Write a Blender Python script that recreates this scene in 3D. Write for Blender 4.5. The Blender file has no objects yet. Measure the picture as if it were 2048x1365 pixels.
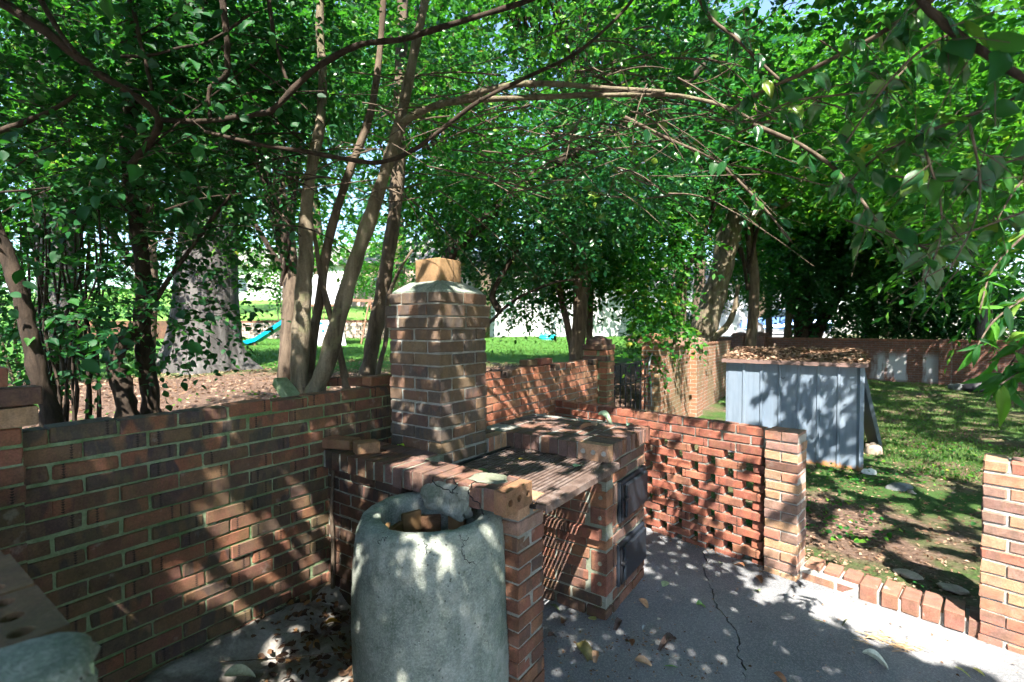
import bpy, bmesh, math, random
import numpy as np
from mathutils import Vector, Matrix

R = math.radians
rng = np.random.default_rng(11)
random.seed(5)
scene = bpy.context.scene
col = scene.collection

# ------------------------------------------------------------------ camera
FPX, CXP, CYP, HC = 966.86, 1024.0, 682.5, 1.695
PIT, ROL, TH = 0.0279, -0.0036, 0.96096
_f = np.array([0, math.cos(PIT), -math.sin(PIT)])
_u = np.array([0, math.sin(PIT), math.cos(PIT)])
_x = np.array([1.0, 0, 0])
CR = math.cos(ROL) * _x + math.sin(ROL) * _u
CU = -math.sin(ROL) * _x + math.cos(ROL) * _u
cam_d = bpy.data.cameras.new('camera')
cam = bpy.data.objects.new('camera', cam_d)
col.objects.link(cam)
M = Matrix.Identity(4)
for i in range(3):
    M[i][0] = CR[i]; M[i][1] = CU[i]; M[i][2] = -_f[i]
M[2][3] = HC
cam.matrix_world = M
cam_d.sensor_width = 36.0
cam_d.lens = FPX * 36.0 / 2048.0
cam_d.clip_start = 0.02
cam_d.clip_end = 2000
cam_d.dof.use_dof = True
cam_d.dof.focus_distance = 2.7
cam_d.dof.aperture_fstop = 3.2
scene.camera = cam

# ------------------------------------------------------------------ light
SUN = Vector((-0.05, -0.80, 1.0)).normalized()
elev = math.asin(SUN.z)
azim = math.atan2(SUN.x, SUN.y)
w = bpy.data.worlds.new('World'); scene.world = w; w.use_nodes = True
nt = w.node_tree; nt.nodes.clear()
sky = nt.nodes.new('ShaderNodeTexSky'); sky.sky_type = 'NISHITA'; sky.sun_disc = False
sky.sun_elevation = elev; sky.sun_rotation = azim
sky.air_density = 1.0; sky.dust_density = 0.8; sky.ozone_density = 2.2
bg = nt.nodes.new('ShaderNodeBackground'); bg.inputs[1].default_value = 0.09
wo = nt.nodes.new('ShaderNodeOutputWorld')
nt.links.new(sky.outputs[0], bg.inputs[0]); nt.links.new(bg.outputs[0], wo.inputs[0])
sl = bpy.data.lights.new('sun', 'SUN'); sl.energy = 4.6; sl.angle = R(0.45); sl.color = (1.0, 0.93, 0.83)
so = bpy.data.objects.new('sun', sl); col.objects.link(so)
so.rotation_euler = SUN.to_track_quat('Z', 'Y').to_euler()
so.location = (2, -5, 12)
vs = scene.view_settings
vs.view_transform = 'Standard'; vs.look = 'None'; vs.gamma = 1.0; vs.use_curve_mapping = False
vs.exposure = 2.5
scene.cycles.max_bounces = 5
scene.cycles.diffuse_bounces = 3
scene.cycles.glossy_bounces = 2
scene.cycles.transmission_bounces = 3
scene.cycles.caustics_reflective = False
scene.cycles.caustics_refractive = False
scene.cycles.use_adaptive_sampling = True
scene.cycles.adaptive_threshold = 0.04
scene.cycles.adaptive_min_samples = 12
scene.cycles.sample_clamp_indirect = 6.0
scene.cycles.use_denoising = True

# ------------------------------------------------------------------ frame helpers
D2 = np.array([math.cos(TH), math.sin(TH)])        # along the back wall
N2 = np.array([math.sin(TH), -math.cos(TH)])       # from the back wall into the patio
W2 = np.array([-1.7166, 1.678])
def wc(a, b, z=0.0):
    p = W2 + a * D2 + b * N2
    return np.array([p[0], p[1], z])
def at(px, py, dist):                               # a point seen at photo pixel, dist metres ahead
    v = (px - CXP) / FPX * CR - (py - CYP) / FPX * CU + _f
    return np.array([0, 0, HC]) + v * dist
def onz(px, py, z):
    v = (px - CXP) / FPX * CR - (py - CYP) / FPX * CU + _f
    return np.array([0, 0, HC]) + v * ((z - HC) / v[2])
def ab_of(P):
    q = np.asarray(P)[:2] - W2
    return float(q @ D2), float(q @ N2)
SG = np.array([SUN.x / SUN.z, SUN.y / SUN.z])
def ground_shadow(P):                               # where a point's shadow falls on z = 0
    P = np.asarray(P)
    return P[..., :2] - SG * P[..., 2:3]

# ------------------------------------------------------------------ object helpers
ORG = {}
def tag(o, label=None, cat=None, group=None, kind=None):
    if label: o['label'] = label
    if cat: o['category'] = cat
    if group: o['group'] = group
    if kind: o['kind'] = kind
    return o
def empty(name, loc, label, cat, group=None):
    o = bpy.data.objects.new(name, None); col.objects.link(o)
    o.location = Vector(loc); o.empty_display_size = 0.1
    ORG[o.name] = np.array(loc, float)
    return tag(o, label, cat, group)
class MB:
    def __init__(s): s.v = []; s.f = []
    def add(s, vs_, fs_):
        o = len(s.v); s.v += [tuple(map(float, p)) for p in vs_]; s.f += [tuple(i + o for i in f) for f in fs_]
        return s
    def box(s, c, h, ang=0.0, ch=0.0):
        """centre, half sizes, z angle, chamfer"""
        ca, sa = math.cos(ang), math.sin(ang)
        vs_, fs_ = cbox(h, ch)
        return s.add([(c[0] + x * ca - y * sa, c[1] + x * sa + y * ca, c[2] + z) for x, y, z in vs_], fs_)
    def beam(s, p0, p1, w_, t_, up=(0, 0, 1)):
        p0 = Vector(p0); p1 = Vector(p1); d = (p1 - p0).normalized()
        u = Vector(up)
        if abs(d.dot(u)) > .98: u = Vector((1, 0, 0))
        x = d.cross(u).normalized(); y = x.cross(d).normalized()
        P = []
        for q in (p0, p1):
            for sx, sy in ((-1, -1), (1, -1), (1, 1), (-1, 1)):
                P.append(q + x * sx * w_ / 2 + y * sy * t_ / 2)
        return s.add(P, [(3, 2, 1, 0), (4, 5, 6, 7), (0, 1, 5, 4), (1, 2, 6, 5), (2, 3, 7, 6), (3, 0, 4, 7)])
    def tube(s, pts, rad, n=8, cap=True, smooth_n=0):
        pts = [np.asarray(p, float) for p in pts]
        rad = list(rad) if hasattr(rad, '__len__') else [rad] * len(pts)
        if smooth_n:
            pts, rad = catmull(pts, rad, smooth_n)
        m = len(pts); vs_ = []; fs_ = []
        t = pts[1] - pts[0]; t /= np.linalg.norm(t)
        ref = np.array([0, 0, 1.0]) if abs(t[2]) < .9 else np.array([1.0, 0, 0])
        u = np.cross(t, ref); u /= np.linalg.norm(u)
        for i in range(m):
            a_ = pts[max(i - 1, 0)]; b_ = pts[min(i + 1, m - 1)]
            t = b_ - a_; t /= (np.linalg.norm(t) + 1e-9)
            u = u - t * (u @ t); u /= (np.linalg.norm(u) + 1e-9)
            v = np.cross(t, u)
            for k in range(n):
                th = 2 * math.pi * k / n
                rr = rad[i] * (1 + (.055 * math.sin(3 * th + i * .45) + .045 * math.sin(2 * th - i * .9 + 1) + .03 * math.sin(5 * th + i * 1.3) if n >= 9 else 0))
                vs_.append(pts[i] + rr * (math.cos(th) * u + math.sin(th) * v))
        for i in range(m - 1):
            for k in range(n):
                k2 = (k + 1) % n
                fs_.append((i * n + k, i * n + k2, (i + 1) * n + k2, (i + 1) * n + k))
        if cap:
            fs_.append(tuple(range(n))[::-1]); fs_.append(tuple((m - 1) * n + k for k in range(n)))
        return s.add(vs_, fs_)
    def build(s, name, mat, parent=None, smooth=False, org=None, loc=None):
        if parent is not None: o_ = ORG[parent.name]
        else: o_ = np.array(org if org is not None else (0, 0, 0), float)
        me = bpy.data.meshes.new(name)
        me.from_pydata([(p[0] - o_[0], p[1] - o_[1], p[2] - o_[2]) for p in s.v], [], s.f)
        me.update()
        if smooth: me.shade_smooth()
        if mat is not None: me.materials.append(mat)
        ob = bpy.data.objects.new(name, me); col.objects.link(ob)
        if parent is not None: ob.parent = parent
        else: ob.location = Vector(o_)
        ORG[ob.name] = o_
        return ob
def cbox(h, c):
    hx, hy, hz = h
    if c <= 0:
        v = [(sx * hx, sy * hy, sz * hz) for sz in (-1, 1) for sx, sy in ((-1, -1), (1, -1), (1, 1), (-1, 1))]
        return v, [(3, 2, 1, 0), (4, 5, 6, 7), (0, 1, 5, 4), (1, 2, 6, 5), (2, 3, 7, 6), (3, 0, 4, 7)]
    v = []; idx = {}
    for sx in (-1, 1):
        for sy in (-1, 1):
            for sz in (-1, 1):
                for ax in range(3):
                    p = [sx * hx, sy * hy, sz * hz]
                    for k in range(3):
                        if k != ax: p[k] -= (sx, sy, sz)[k] * c
                    idx[(sx, sy, sz, ax)] = len(v); v.append(tuple(p))
    f = []
    S = (-1, 1)
    for ax in range(3):
        b_, c_ = [k for k in range(3) if k != ax]
        for s in S:
            q = []
            for sb, sc in ((-1, -1), (1, -1), (1, 1), (-1, 1)):
                k = [0, 0, 0]; k[ax] = s; k[b_] = sb; k[c_] = sc
                q.append(idx[(*k, ax)])
            flip = (s < 0) ^ (ax == 1)
            f.append(tuple(q[::-1]) if flip else tuple(q))
    for ax in range(3):
        b_, c_ = [k for k in range(3) if k != ax]
        for sb in S:
            for sc in S:
                k0 = [0, 0, 0]; k1 = [0, 0, 0]
                k0[ax] = -1; k1[ax] = 1
                for k in (k0, k1): k[b_] = sb; k[c_] = sc
                f.append((idx[(*k0, b_)], idx[(*k1, b_)], idx[(*k1, c_)], idx[(*k0, c_)]))
    for sx in S:
        for sy in S:
            for sz in S:
                f.append((idx[(sx, sy, sz, 0)], idx[(sx, sy, sz, 1)], idx[(sx, sy, sz, 2)]))
    return v, f
def catmull(pts, rad, n):
    P = [pts[0] * 2 - pts[1]] + pts + [pts[-1] * 2 - pts[-2]]
    op = []; orr = []
    for i in range(len(pts) - 1):
        p0, p1, p2, p3 = P[i:i + 4]
        for k in range(n):
            t = k / n
            op.append(0.5 * (2 * p1 + (p2 - p0) * t + (2 * p0 - 5 * p1 + 4 * p2 - p3) * t * t + (3 * p1 - p0 - 3 * p2 + p3) * t ** 3))
            orr.append(rad[i] * (1 - t) + rad[i + 1] * t)
    op.append(pts[-1]); orr.append(rad[-1])
    return op, orr

# ------------------------------------------------------------------ materials
def newmat(name):
    m = bpy.data.materials.new(name); m.use_nodes = True
    t = m.node_tree; b = t.nodes['Principled BSDF']
    return m, t, b
def nd(t, typ, **kw):
    n = t.nodes.new(typ)
    for k, v in kw.items():
        if k == 'op': n.operation = v
        elif k.startswith('i_'):
            n.inputs[int(k[2:])].default_value = v
        else: setattr(n, k, v)
    return n
def mixc(t, fac, a, b, blend='MIX'):
    n = t.nodes.new('ShaderNodeMix'); n.data_type = 'RGBA'; n.blend_type = blend
    for sock, val in ((0, fac), (6, a), (7, b)):
        if hasattr(val, 'links') or hasattr(val, 'is_linked'): t.links.new(val, n.inputs[sock])
        elif sock == 0: n.inputs[0].default_value = val
        else: n.inputs[sock].default_value = (*val, 1) if len(val) == 3 else val
    return n.outputs[2]
def ramp(t, fac, stops, interp='LINEAR'):
    n = t.nodes.new('ShaderNodeValToRGB'); cr = n.color_ramp; cr.interpolation = interp
    while len(cr.elements) < len(stops): cr.elements.new(0.5)
    for e, (p, c) in zip(cr.elements, stops):
        e.position = p; e.color = (*c, 1) if len(c) == 3 else c
    t.links.new(fac, n.inputs[0]); return n.outputs[0]
def noise(t, vec, scale, detail=4, rough=.55, dist=0.0):
    n = t.nodes.new('ShaderNodeTexNoise'); n.inputs['Scale'].default_value = scale
    n.inputs['Detail'].default_value = detail; n.inputs['Roughness'].default_value = rough
    n.inputs['Distortion'].default_value = dist
    if vec is not None: t.links.new(vec, n.inputs['Vector'])
    return n.outputs[0]
def mapping(t, vec, scale=(1, 1, 1), loc=None):
    n = t.nodes.new('ShaderNodeMapping'); n.inputs['Scale'].default_value = scale
    t.links.new(vec, n.inputs[0])
    if loc is not None: t.links.new(loc, n.inputs[1])
    return n.outputs[0]
def math_(t, op, a, b=None, c=None):
    n = t.nodes.new('ShaderNodeMath'); n.operation = op
    for i, v in enumerate((a, b, c)):
        if v is None: continue
        if hasattr(v, 'is_linked'): t.links.new(v, n.inputs[i])
        else: n.inputs[i].default_value = v
    return n.outputs[0]
def bump(t, b, h, strength=.3, dist=.01):
    n = t.nodes.new('ShaderNodeBump'); n.inputs['Strength'].default_value = strength
    n.inputs['Distance'].default_value = dist
    t.links.new(h, n.inputs['Height']); t.links.new(n.outputs[0], b.inputs['Normal'])
def pos(t): return t.nodes.new('ShaderNodeNewGeometry').outputs['Position']
def objc(t): return t.nodes.new('ShaderNodeTexCoord').outputs['Object']

def brick_mat(name, cols, flash=(.035, .028, .030), flash_amt=.5, dots=False, moss=0.0, soot=0.0, pale=0.0, smear=None):
    m, t, b = newmat(name)
    oi = t.nodes.new('ShaderNodeObjectInfo'); rnd = oi.outputs['Random']
    base = ramp(t, rnd, [(i / len(cols), c) for i, c in enumerate(cols)], 'CONSTANT')
    oc = objc(t)
    off = nd(t, 'ShaderNodeCombineXYZ')
    r2 = math_(t, 'MULTIPLY', rnd, 57.0)
    for i in range(3): t.links.new(r2, off.inputs[i])
    v1 = mapping(t, oc, (9, 1.5, 3), off.outputs[0])
    band = noise(t, v1, 1.6, 1, .4)
    bf = ramp(t, band, [(.46, (0, 0, 0)), (.52, (1, 1, 1))])
    r3 = math_(t, 'FRACT', math_(t, 'MULTIPLY', rnd, 13.7))
    bf = math_(t, 'MULTIPLY', bf, math_(t, 'MULTIPLY', r3, flash_amt * 1.6))
    c = mixc(t, bf, base, flash)
    v2 = mapping(t, oc, (14, 2, 4), off.outputs[0])
    n2 = noise(t, v2, 2.3, 2)
    c = mixc(t, math_(t, 'MULTIPLY', ramp(t, n2, [(.5, (0, 0, 0)), (.56, (1, 1, 1))]), .22), c, (.17, .105, .045))
    v3 = mapping(t, oc, (1, 1, 1), off.outputs[0])
    g = noise(t, v3, 160, 3, .7)
    c = mixc(t, .75, c, ramp(t, g, [(.3, (.55, .55, .55)), (.65, (1.15, 1.15, 1.15))]), 'MULTIPLY')
    g2 = noise(t, v3, 22, 4, .6)
    c = mixc(t, .6, c, ramp(t, g2, [(.32, (.6, .6, .6)), (.66, (1.2, 1.2, 1.2))]), 'MULTIPLY')
    P = pos(t)
    if moss > 0:
        mn = noise(t, P, 5.0, 4, .6)
        mf = math_(t, 'MULTIPLY', ramp(t, mn, [(.38, (0, 0, 0)), (.7, (1, 1, 1))]), moss)
        c = mixc(t, mf, c, (.055, .085, .03))
    if pale > 0:
        pn = noise(t, P, 9.0, 5, .65)
        pf = math_(t, 'MULTIPLY', ramp(t, pn, [(.62, (0, 0, 0)), (.70, (1, 1, 1))]), pale)
        c = mixc(t, pf, c, (.42, .40, .36))
    if soot > 0:
        sn = noise(t, P, 4.0, 3, .6)
        c = mixc(t, math_(t, 'MULTIPLY', ramp(t, sn, [(.4, (0, 0, 0)), (.6, (1, 1, 1))]), soot), c, (.018, .016, .017))
    h = math_(t, 'ADD', math_(t, 'MULTIPLY', g, .35), math_(t, 'MULTIPLY', g2, .8))
    if smear:
        sz = nd(t, 'ShaderNodeSeparateXYZ'); t.links.new(oc, sz.inputs[0])
        ez = ramp(t, math_(t, 'MULTIPLY', math_(t, 'ABSOLUTE', sz.outputs[2]), 20.0), [(.50, (0, 0, 0)), (.60, (1, 1, 1))])
        ns = ramp(t, noise(t, v3, 34, 4, .65), [(.46, (0, 0, 0)), (.58, (1, 1, 1))])
        c = mixc(t, math_(t, 'MULTIPLY', math_(t, 'MULTIPLY', ez, ns), .16), c, smear)
    if dots:
        sx = nd(t, 'ShaderNodeSeparateXYZ'); t.links.new(oc, sx.inputs[0])
        side = math_(t, 'SUBTRACT', math_(t, 'MULTIPLY', math_(t, 'GREATER_THAN', r3, .5), .136), .068)
        dx = math_(t, 'ABSOLUTE', math_(t, 'SUBTRACT', sx.outputs[0], side))
        saw = math_(t, 'FRACT', math_(t, 'MULTIPLY', sx.outputs[2], 105.0))
        wdt = math_(t, 'MULTIPLY', math_(t, 'SUBTRACT', saw, .15), .0080)
        hole = math_(t, 'LESS_THAN', dx, wdt)
        keep = math_(t, 'GREATER_THAN', math_(t, 'FRACT', math_(t, 'MULTIPLY', rnd, 31.3)), .25)
        hole = math_(t, 'MULTIPLY', hole, keep)
        c = mixc(t, math_(t, 'MULTIPLY', hole, .92), c, (.012, .009, .008))
        h = math_(t, 'SUBTRACT', h, hole)
    t.links.new(c, b.inputs['Base Color'])
    b.inputs['Roughness'].default_value = .82
    b.inputs['Specular IOR Level'].default_value = .3
    bump(t, b, h, .55, .004)
    return m
def rough_mat(name, c1, c2, scale=8, fine=90, c3=None, c3_amt=.5, rough=.9, bstr=.5, bdist=.006, c3_scale=3.0, spec=.25, speck=0.0, streak=0.0, pits=0.0):
    m, t, b = newmat(name); P = pos(t)
    n1 = noise(t, P, scale, 5, .6)
    c = ramp(t, n1, [(.32, c1), (.68, c2)])
    if c3:
        n3 = noise(t, P, c3_scale, 5, .62, .4)
        c = mixc(t, math_(t, 'MULTIPLY', ramp(t, n3, [(.48, (0, 0, 0)), (.62, (1, 1, 1))]), c3_amt), c, c3)
    n2 = noise(t, P, fine, 4, .7)
    c = mixc(t, .7, c, ramp(t, n2, [(.3, (.62, .62, .62)), (.68, (1.2, 1.2, 1.2))]), 'MULTIPLY')
    if speck > 0:
        vo = t.nodes.new('ShaderNodeTexVoronoi'); vo.inputs['Scale'].default_value = 170
        t.links.new(P, vo.inputs['Vector'])
        c = mixc(t, math_(t, 'MULTIPLY', ramp(t, vo.outputs['Color'], [(.6, (0, 0, 0)), (.75, (1, 1, 1))]), speck), c, (.62, .60, .57))
        c = mixc(t, math_(t, 'MULTIPLY', ramp(t, vo.outputs['Color'], [(.25, (1, 1, 1)), (.4, (0, 0, 0))]), speck * .9), c, (.07, .07, .075))
    hh = math_(t, 'ADD', n1, math_(t, 'MULTIPLY', n2, .5))
    if streak > 0:
        ns = noise(t, mapping(t, P, (1, 1, .12)), 13, 5, .65)
        c = mixc(t, streak, c, ramp(t, ns, [(.36, (.50, .54, .48)), (.50, (1, 1, 1)), (.66, (1.25, 1.22, 1.15))]), 'MULTIPLY')
        nl = noise(t, P, 2.6, 6, .7, .8)
        c = mixc(t, math_(t, 'MULTIPLY', ramp(t, nl, [(.54, (0, 0, 0)), (.60, (1, 1, 1))]), streak * .6), c, (.44, .43, .39))
    if pits > 0:
        vo2 = t.nodes.new('ShaderNodeTexVoronoi'); vo2.inputs['Scale'].default_value = 55; vo2.inputs['Randomness'].default_value = 1.0
        t.links.new(P, vo2.inputs['Vector'])
        pt = math_(t, 'MULTIPLY', ramp(t, vo2.outputs['Distance'], [(.12, (1, 1, 1)), (.20, (0, 0, 0))]), ramp(t, noise(t, P, 14, 3), [(.5, (0, 0, 0)), (.58, (1, 1, 1))]))
        c = mixc(t, math_(t, 'MULTIPLY', pt, pits), c, (.06, .06, .05)); hh = math_(t, 'SUBTRACT', hh, math_(t, 'MULTIPLY', pt, .8))
    t.links.new(c, b.inputs['Base Color'])
    b.inputs['Roughness'].default_value = rough; b.inputs['Specular IOR Level'].default_value = spec
    bump(t, b, hh, bstr, bdist)
    return m
def flat_mat(name, c, rough=.5, metal=0.0, spec=.5, grain=.25, scale=40):
    m, t, b = newmat(name); P = objc(t)
    n1 = noise(t, P, scale, 4, .6)
    k = ramp(t, n1, [(.3, (1 - grain,) * 3), (.7, (1 + grain * .4,) * 3)])
    t.links.new(mixc(t, 1.0, c, k, 'MULTIPLY'), b.inputs['Base Color'])
    b.inputs['Roughness'].default_value = rough; b.inputs['Metallic'].default_value = metal
    b.inputs['Specular IOR Level'].default_value = spec
    bump(t, b, n1, .15, .003)
    return m
def bark_mat(name, c1, c2, scale=14, stretch=.18, lichen=None, bd=.012):
    m, t, b = newmat(name); P = pos(t)
    v = mapping(t, P, (1, 1, stretch))
    n1 = noise(t, v, scale, 5, .6, .6); n2 = noise(t, P, scale * 6, 4, .65)
    c = ramp(t, n1, [(.34, c1), (.62, c2)])
    c = mixc(t, .6, c, ramp(t, n2, [(.3, (.65,) * 3), (.68, (1.2,) * 3)]), 'MULTIPLY')
    if lichen:
        n3 = noise(t, P, 9, 5, .65)
        c = mixc(t, math_(t, 'MULTIPLY', ramp(t, n3, [(.52, (0, 0, 0)), (.62, (1, 1, 1))]), .55), c, lichen)
    t.links.new(c, b.inputs['Base Color']); b.inputs['Roughness'].default_value = .9
    b.inputs['Specular IOR Level'].default_value = .2
    bump(t, b, math_(t, 'ADD', n1, math_(t, 'MULTIPLY', n2, .4)), 1.0, bd)
    return m
def leaf_mat(name, stops, trans=.4, rough=.4, spec=.5, tcol=(.16, .32, .02)):
    m, t, b = newmat(name)
    at_ = t.nodes.new('ShaderNodeAttribute'); at_.attribute_name = 'rnd'
    oi = t.nodes.new('ShaderNodeObjectInfo')
    rv = math_(t, 'FRACT', math_(t, 'ADD', at_.outputs['Fac'], math_(t, 'MULTIPLY', oi.outputs['Random'], .999)))
    c = ramp(t, rv, stops)
    t.links.new(c, b.inputs['Base Color'])
    b.inputs['Roughness'].default_value = rough; b.inputs['Specular IOR Level'].default_value = spec
    tr = t.nodes.new('ShaderNodeBsdfTranslucent')
    t.links.new(mixc(t, .6, c, tcol), tr.inputs[0])
    mx = t.nodes.new('ShaderNodeMixShader'); mx.inputs[0].default_value = trans
    t.links.new(b.outputs[0], mx.inputs[1]); t.links.new(tr.outputs[0], mx.inputs[2])
    out = t.nodes['Material Output']; t.links.new(mx.outputs[0], out.inputs[0])
    return m

WALLC = [(.185, .074, .044), (.150, .064, .042), (.10, .050, .038), (.20, .078, .046), (.115, .068, .042), (.160, .066, .046), (.082, .050, .044), (.145, .076, .046)]
M_WALL = brick_mat('wall_brick', WALLC, (.050, .038, .040), .6, dots=True, moss=.28, pale=.22, smear=(.15, .19, .11))
M_BACKW = brick_mat('lit_old_brick', [(.30, .105, .060), (.27, .120, .070), (.34, .125, .075), (.23, .10, .06)], (.10, .06, .045), .35, moss=.25, pale=.2, smear=(.22, .215, .19))  # sunlit orange-tan look of the wall past the chimney, put into the colour
M_CHIM = brick_mat('chimney_brick', [(.125, .082, .054), (.100, .072, .052), (.145, .080, .052), (.088, .066, .052), (.140, .098, .060), (.118, .066, .050)], (.062, .056, .052), .5, soot=.2, pale=.22, smear=(.19, .185, .165))
M_RED = brick_mat('red_brick', [(.29, .092, .058), (.26, .085, .055), (.32, .108, .066), (.22, .078, .054), (.26, .110, .066)], (.13, .060, .046), .4, dots=True, pale=.15, smear=(.26, .25, .22))
M_TAN = brick_mat('tan_brick', [(.37, .215, .130), (.35, .170, .105), (.31, .130, .090), (.25, .150, .115), (.39, .235, .135), (.22, .125, .102), (.36, .150, .10)], (.17, .12, .10), .4, pale=.1)
M_GRILL = brick_mat('grill_brick', [(.20, .085, .050), (.165, .070, .045), (.235, .110, .060), (.14, .068, .048), (.19, .075, .050)], (.075, .052, .046), .5, soot=.3, pale=.2)
M_TOPB = brick_mat('ledge_brick', [(.185, .095, .070), (.15, .085, .070), (.22, .105, .070), (.13, .080, .070)], (.085, .065, .062), .5, soot=.2)
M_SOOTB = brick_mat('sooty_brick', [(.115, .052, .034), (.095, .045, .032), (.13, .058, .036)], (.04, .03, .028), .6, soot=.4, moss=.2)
M_DARKB = brick_mat('burnt_brick', [(.035, .025, .022), (.05, .03, .026)], (.02, .018, .018), .4)
M_ORNG = brick_mat('loose_brick_clay', [(.23, .115, .066), (.21, .10, .06)], (.14, .08, .05), .4, moss=.2)
M_MORTG = rough_mat('mossy_mortar', (.135, .185, .10), (.25, .30, .185), 16, 130, (.055, .125, .035), .7, .95, .8, .008)
M_MORT = rough_mat('grey_mortar', (.17, .172, .155), (.29, .285, .26), 16, 140, (.11, .125, .09), .5, .95, .8, .008)
M_MORTW = rough_mat('white_mortar', (.27, .26, .235), (.41, .39, .355), 16, 140, (.18, .17, .15), .5, .95, .8, .008)
M_MORTD = rough_mat('sooty_mortar', (.14, .145, .115), (.23, .235, .20), 14, 130, (.10, .13, .07), .4)
M_PATIO = rough_mat('patio_concrete', (.140, .147, .160), (.205, .209, .216), 1.7, 75, (.092, .099, .108), .6, .88, .4, .004, .9, .3, speck=.13)
M_BIN = rough_mat('bin_concrete', (.155, .185, .160), (.30, .325, .285), 10, 150, (.105, .145, .108), .65, .95, 1.0, .008, 3.6, speck=.14, streak=.5, pits=.75)
M_BLOB = rough_mat('old_render', (.17, .18, .145), (.36, .36, .31), 16, 120, (.10, .13, .085), .6, .95, 1.0, .014, 9.0)
M_CLAY = rough_mat('buff_clay', (.19, .115, .058), (.28, .175, .088), 9, 90, (.10, .062, .035), .5, .8, .3, .003, 6.0)
M_CLAYD = flat_mat('dark_clay', (.20, .12, .055), .7, 0, .3, .4, 10)
M_RUST = rough_mat('rusty_iron', (.060, .040, .034), (.135, .095, .080), 20, 160, (.20, .165, .15), .45, .75, .5, .003, 14)
M_IRON = flat_mat('black_iron', (.022, .024, .03), .42, .6, .5, .3, 60)
M_DOOR = flat_mat('door_iron', (.011, .016, .024), .55, .0, .35, .5, 22)
M_GATE = flat_mat('gate_iron', (.012, .012, .014), .6, .3, .4, .3)
M_GATES = flat_mat('gate_grey_iron', (.22, .25, .26), .6, .3, .4, .3)

def terrain_mat(name, gcols, scols, split):
    """grass and soil by position noise"""
    m, t, b = newmat(name); P = pos(t)
    s = ramp(t, noise(t, P, 26, 6, .7), [(.3, scols[0]), (.5, scols[1]), (.72, scols[2])])
    g = ramp(t, noise(t, P, 60, 4, .7), [(.28, gcols[0]), (.55, gcols[1]), (.8, gcols[2])])
    fac = split(t, P)
    c = mixc(t, fac, s, g)
    t.links.new(c, b.inputs['Base Color']); b.inputs['Roughness'].default_value = .95
    b.inputs['Specular IOR Level'].default_value = .15
    bump(t, b, noise(t, P, 45, 6, .75), .9, .03)
    return m
def split_yard(t, P):
    return ramp(t, noise(t, P, .9, 5, .65), [(.42, (0, 0, 0)), (.56, (1, 1, 1))])
def split_lawn(t, P):
    s = nd(t, 'ShaderNodeSeparateXYZ'); t.links.new(P, s.inputs[0])
    y = math_(t, 'ADD', s.outputs[1], math_(t, 'MULTIPLY', s.outputs[0], -.28))
    y = math_(t, 'ADD', y, math_(t, 'MULTIPLY', noise(t, P, .7, 4, .6), 4.0))
    return ramp(t, math_(t, 'MULTIPLY', y, 1 / 40.), [(12.6 / 40, (0, 0, 0)), (14.2 / 40, (1, 1, 1))])
SOIL = [(.050, .032, .022), (.12, .078, .058), (.22, .155, .12)]
M_YARD = terrain_mat('yard_soil', [(.020, .045, .012), (.045, .095, .022), (.09, .14, .04)], SOIL, split_yard)
M_LAWN = terrain_mat('lawn_grass', [(.032, .10, .014), (.052, .145, .022), (.085, .19, .036)], SOIL, split_lawn)
M_NOOK = rough_mat('nook_floor', (.20, .19, .175), (.33, .315, .29), 6, 70, (.06, .045, .035), .7, .95, .9, .012, 4.0)

GREEN = [(0, (.003, .026, .010)), (.35, (.007, .064, .013)), (.7, (.016, .108, .017)), (.93, (.050, .17, .022)), (.985, (.14, .22, .03)), (1, (.26, .22, .03))]  # very dark stops stand in for the shade between leaves
DARKG = [(0, (.004, .032, .012)), (.4, (.007, .050, .017)), (.8, (.013, .078, .021)), (1, (.04, .125, .024))]
BRIGHT = [(0, (.005, .038, .012)), (.4, (.014, .105, .016)), (.8, (.045, .18, .022)), (.97, (.13, .25, .03)), (1, (.27, .24, .03))]  # dark low end again stands in for self-shadow in the crowns
M_LEAF = leaf_mat('leaf_green', GREEN, .40, .6, .22, (.07, .33, .015))
M_LEAFD = leaf_mat('leaf_dark', DARKG, .34, .55, .25, (.05, .26, .015))
M_LEAFB = leaf_mat('leaf_bright', BRIGHT, .46, .55, .25, (.11, .40, .015))
M_LEAFC = leaf_mat('leaf_cool', [(0, (.003, .030, .014)), (.35, (.008, .070, .030)), (.7, (.018, .110, .040)), (.95, (.05, .17, .05)), (1, (.2, .24, .05))], .36, .34, .55, (.06, .32, .03))
M_GLOSS = leaf_mat('leaf_glossy', [(0, (.010, .060, .020)), (.5, (.018, .088, .024)), (.85, (.05, .15, .026)), (1, (.16, .24, .03))], .36, .26, .6, (.08, .33, .03))
M_KERB = brick_mat('kerb_brick', [(.27, .120, .085), (.24, .105, .08), (.21, .10, .08), (.29, .145, .095)], (.15, .09, .075), .4, pale=.5, moss=.2)
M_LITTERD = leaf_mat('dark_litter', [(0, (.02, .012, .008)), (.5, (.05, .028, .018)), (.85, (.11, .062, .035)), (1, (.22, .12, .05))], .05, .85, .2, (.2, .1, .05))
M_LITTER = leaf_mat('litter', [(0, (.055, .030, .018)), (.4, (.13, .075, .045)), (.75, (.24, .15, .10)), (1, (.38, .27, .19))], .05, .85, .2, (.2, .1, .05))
M_GRASS = leaf_mat('grass_blade', [(0, (.028, .075, .014)), (.5, (.05, .12, .02)), (1, (.10, .17, .035))], .35, .6, .3)
B_PALE = bark_mat('pale_bark', (.060, .047, .031), (.165, .138, .098), 16, .22, (.12, .125, .065), .012)
B_DARK = bark_mat('dark_bark', (.016, .012, .009), (.046, .033, .024), 22, .3, None, .008)
B_BROWN = bark_mat('brown_bark', (.055, .040, .028), (.125, .095, .068), 18, .25, None, .008)
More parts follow.
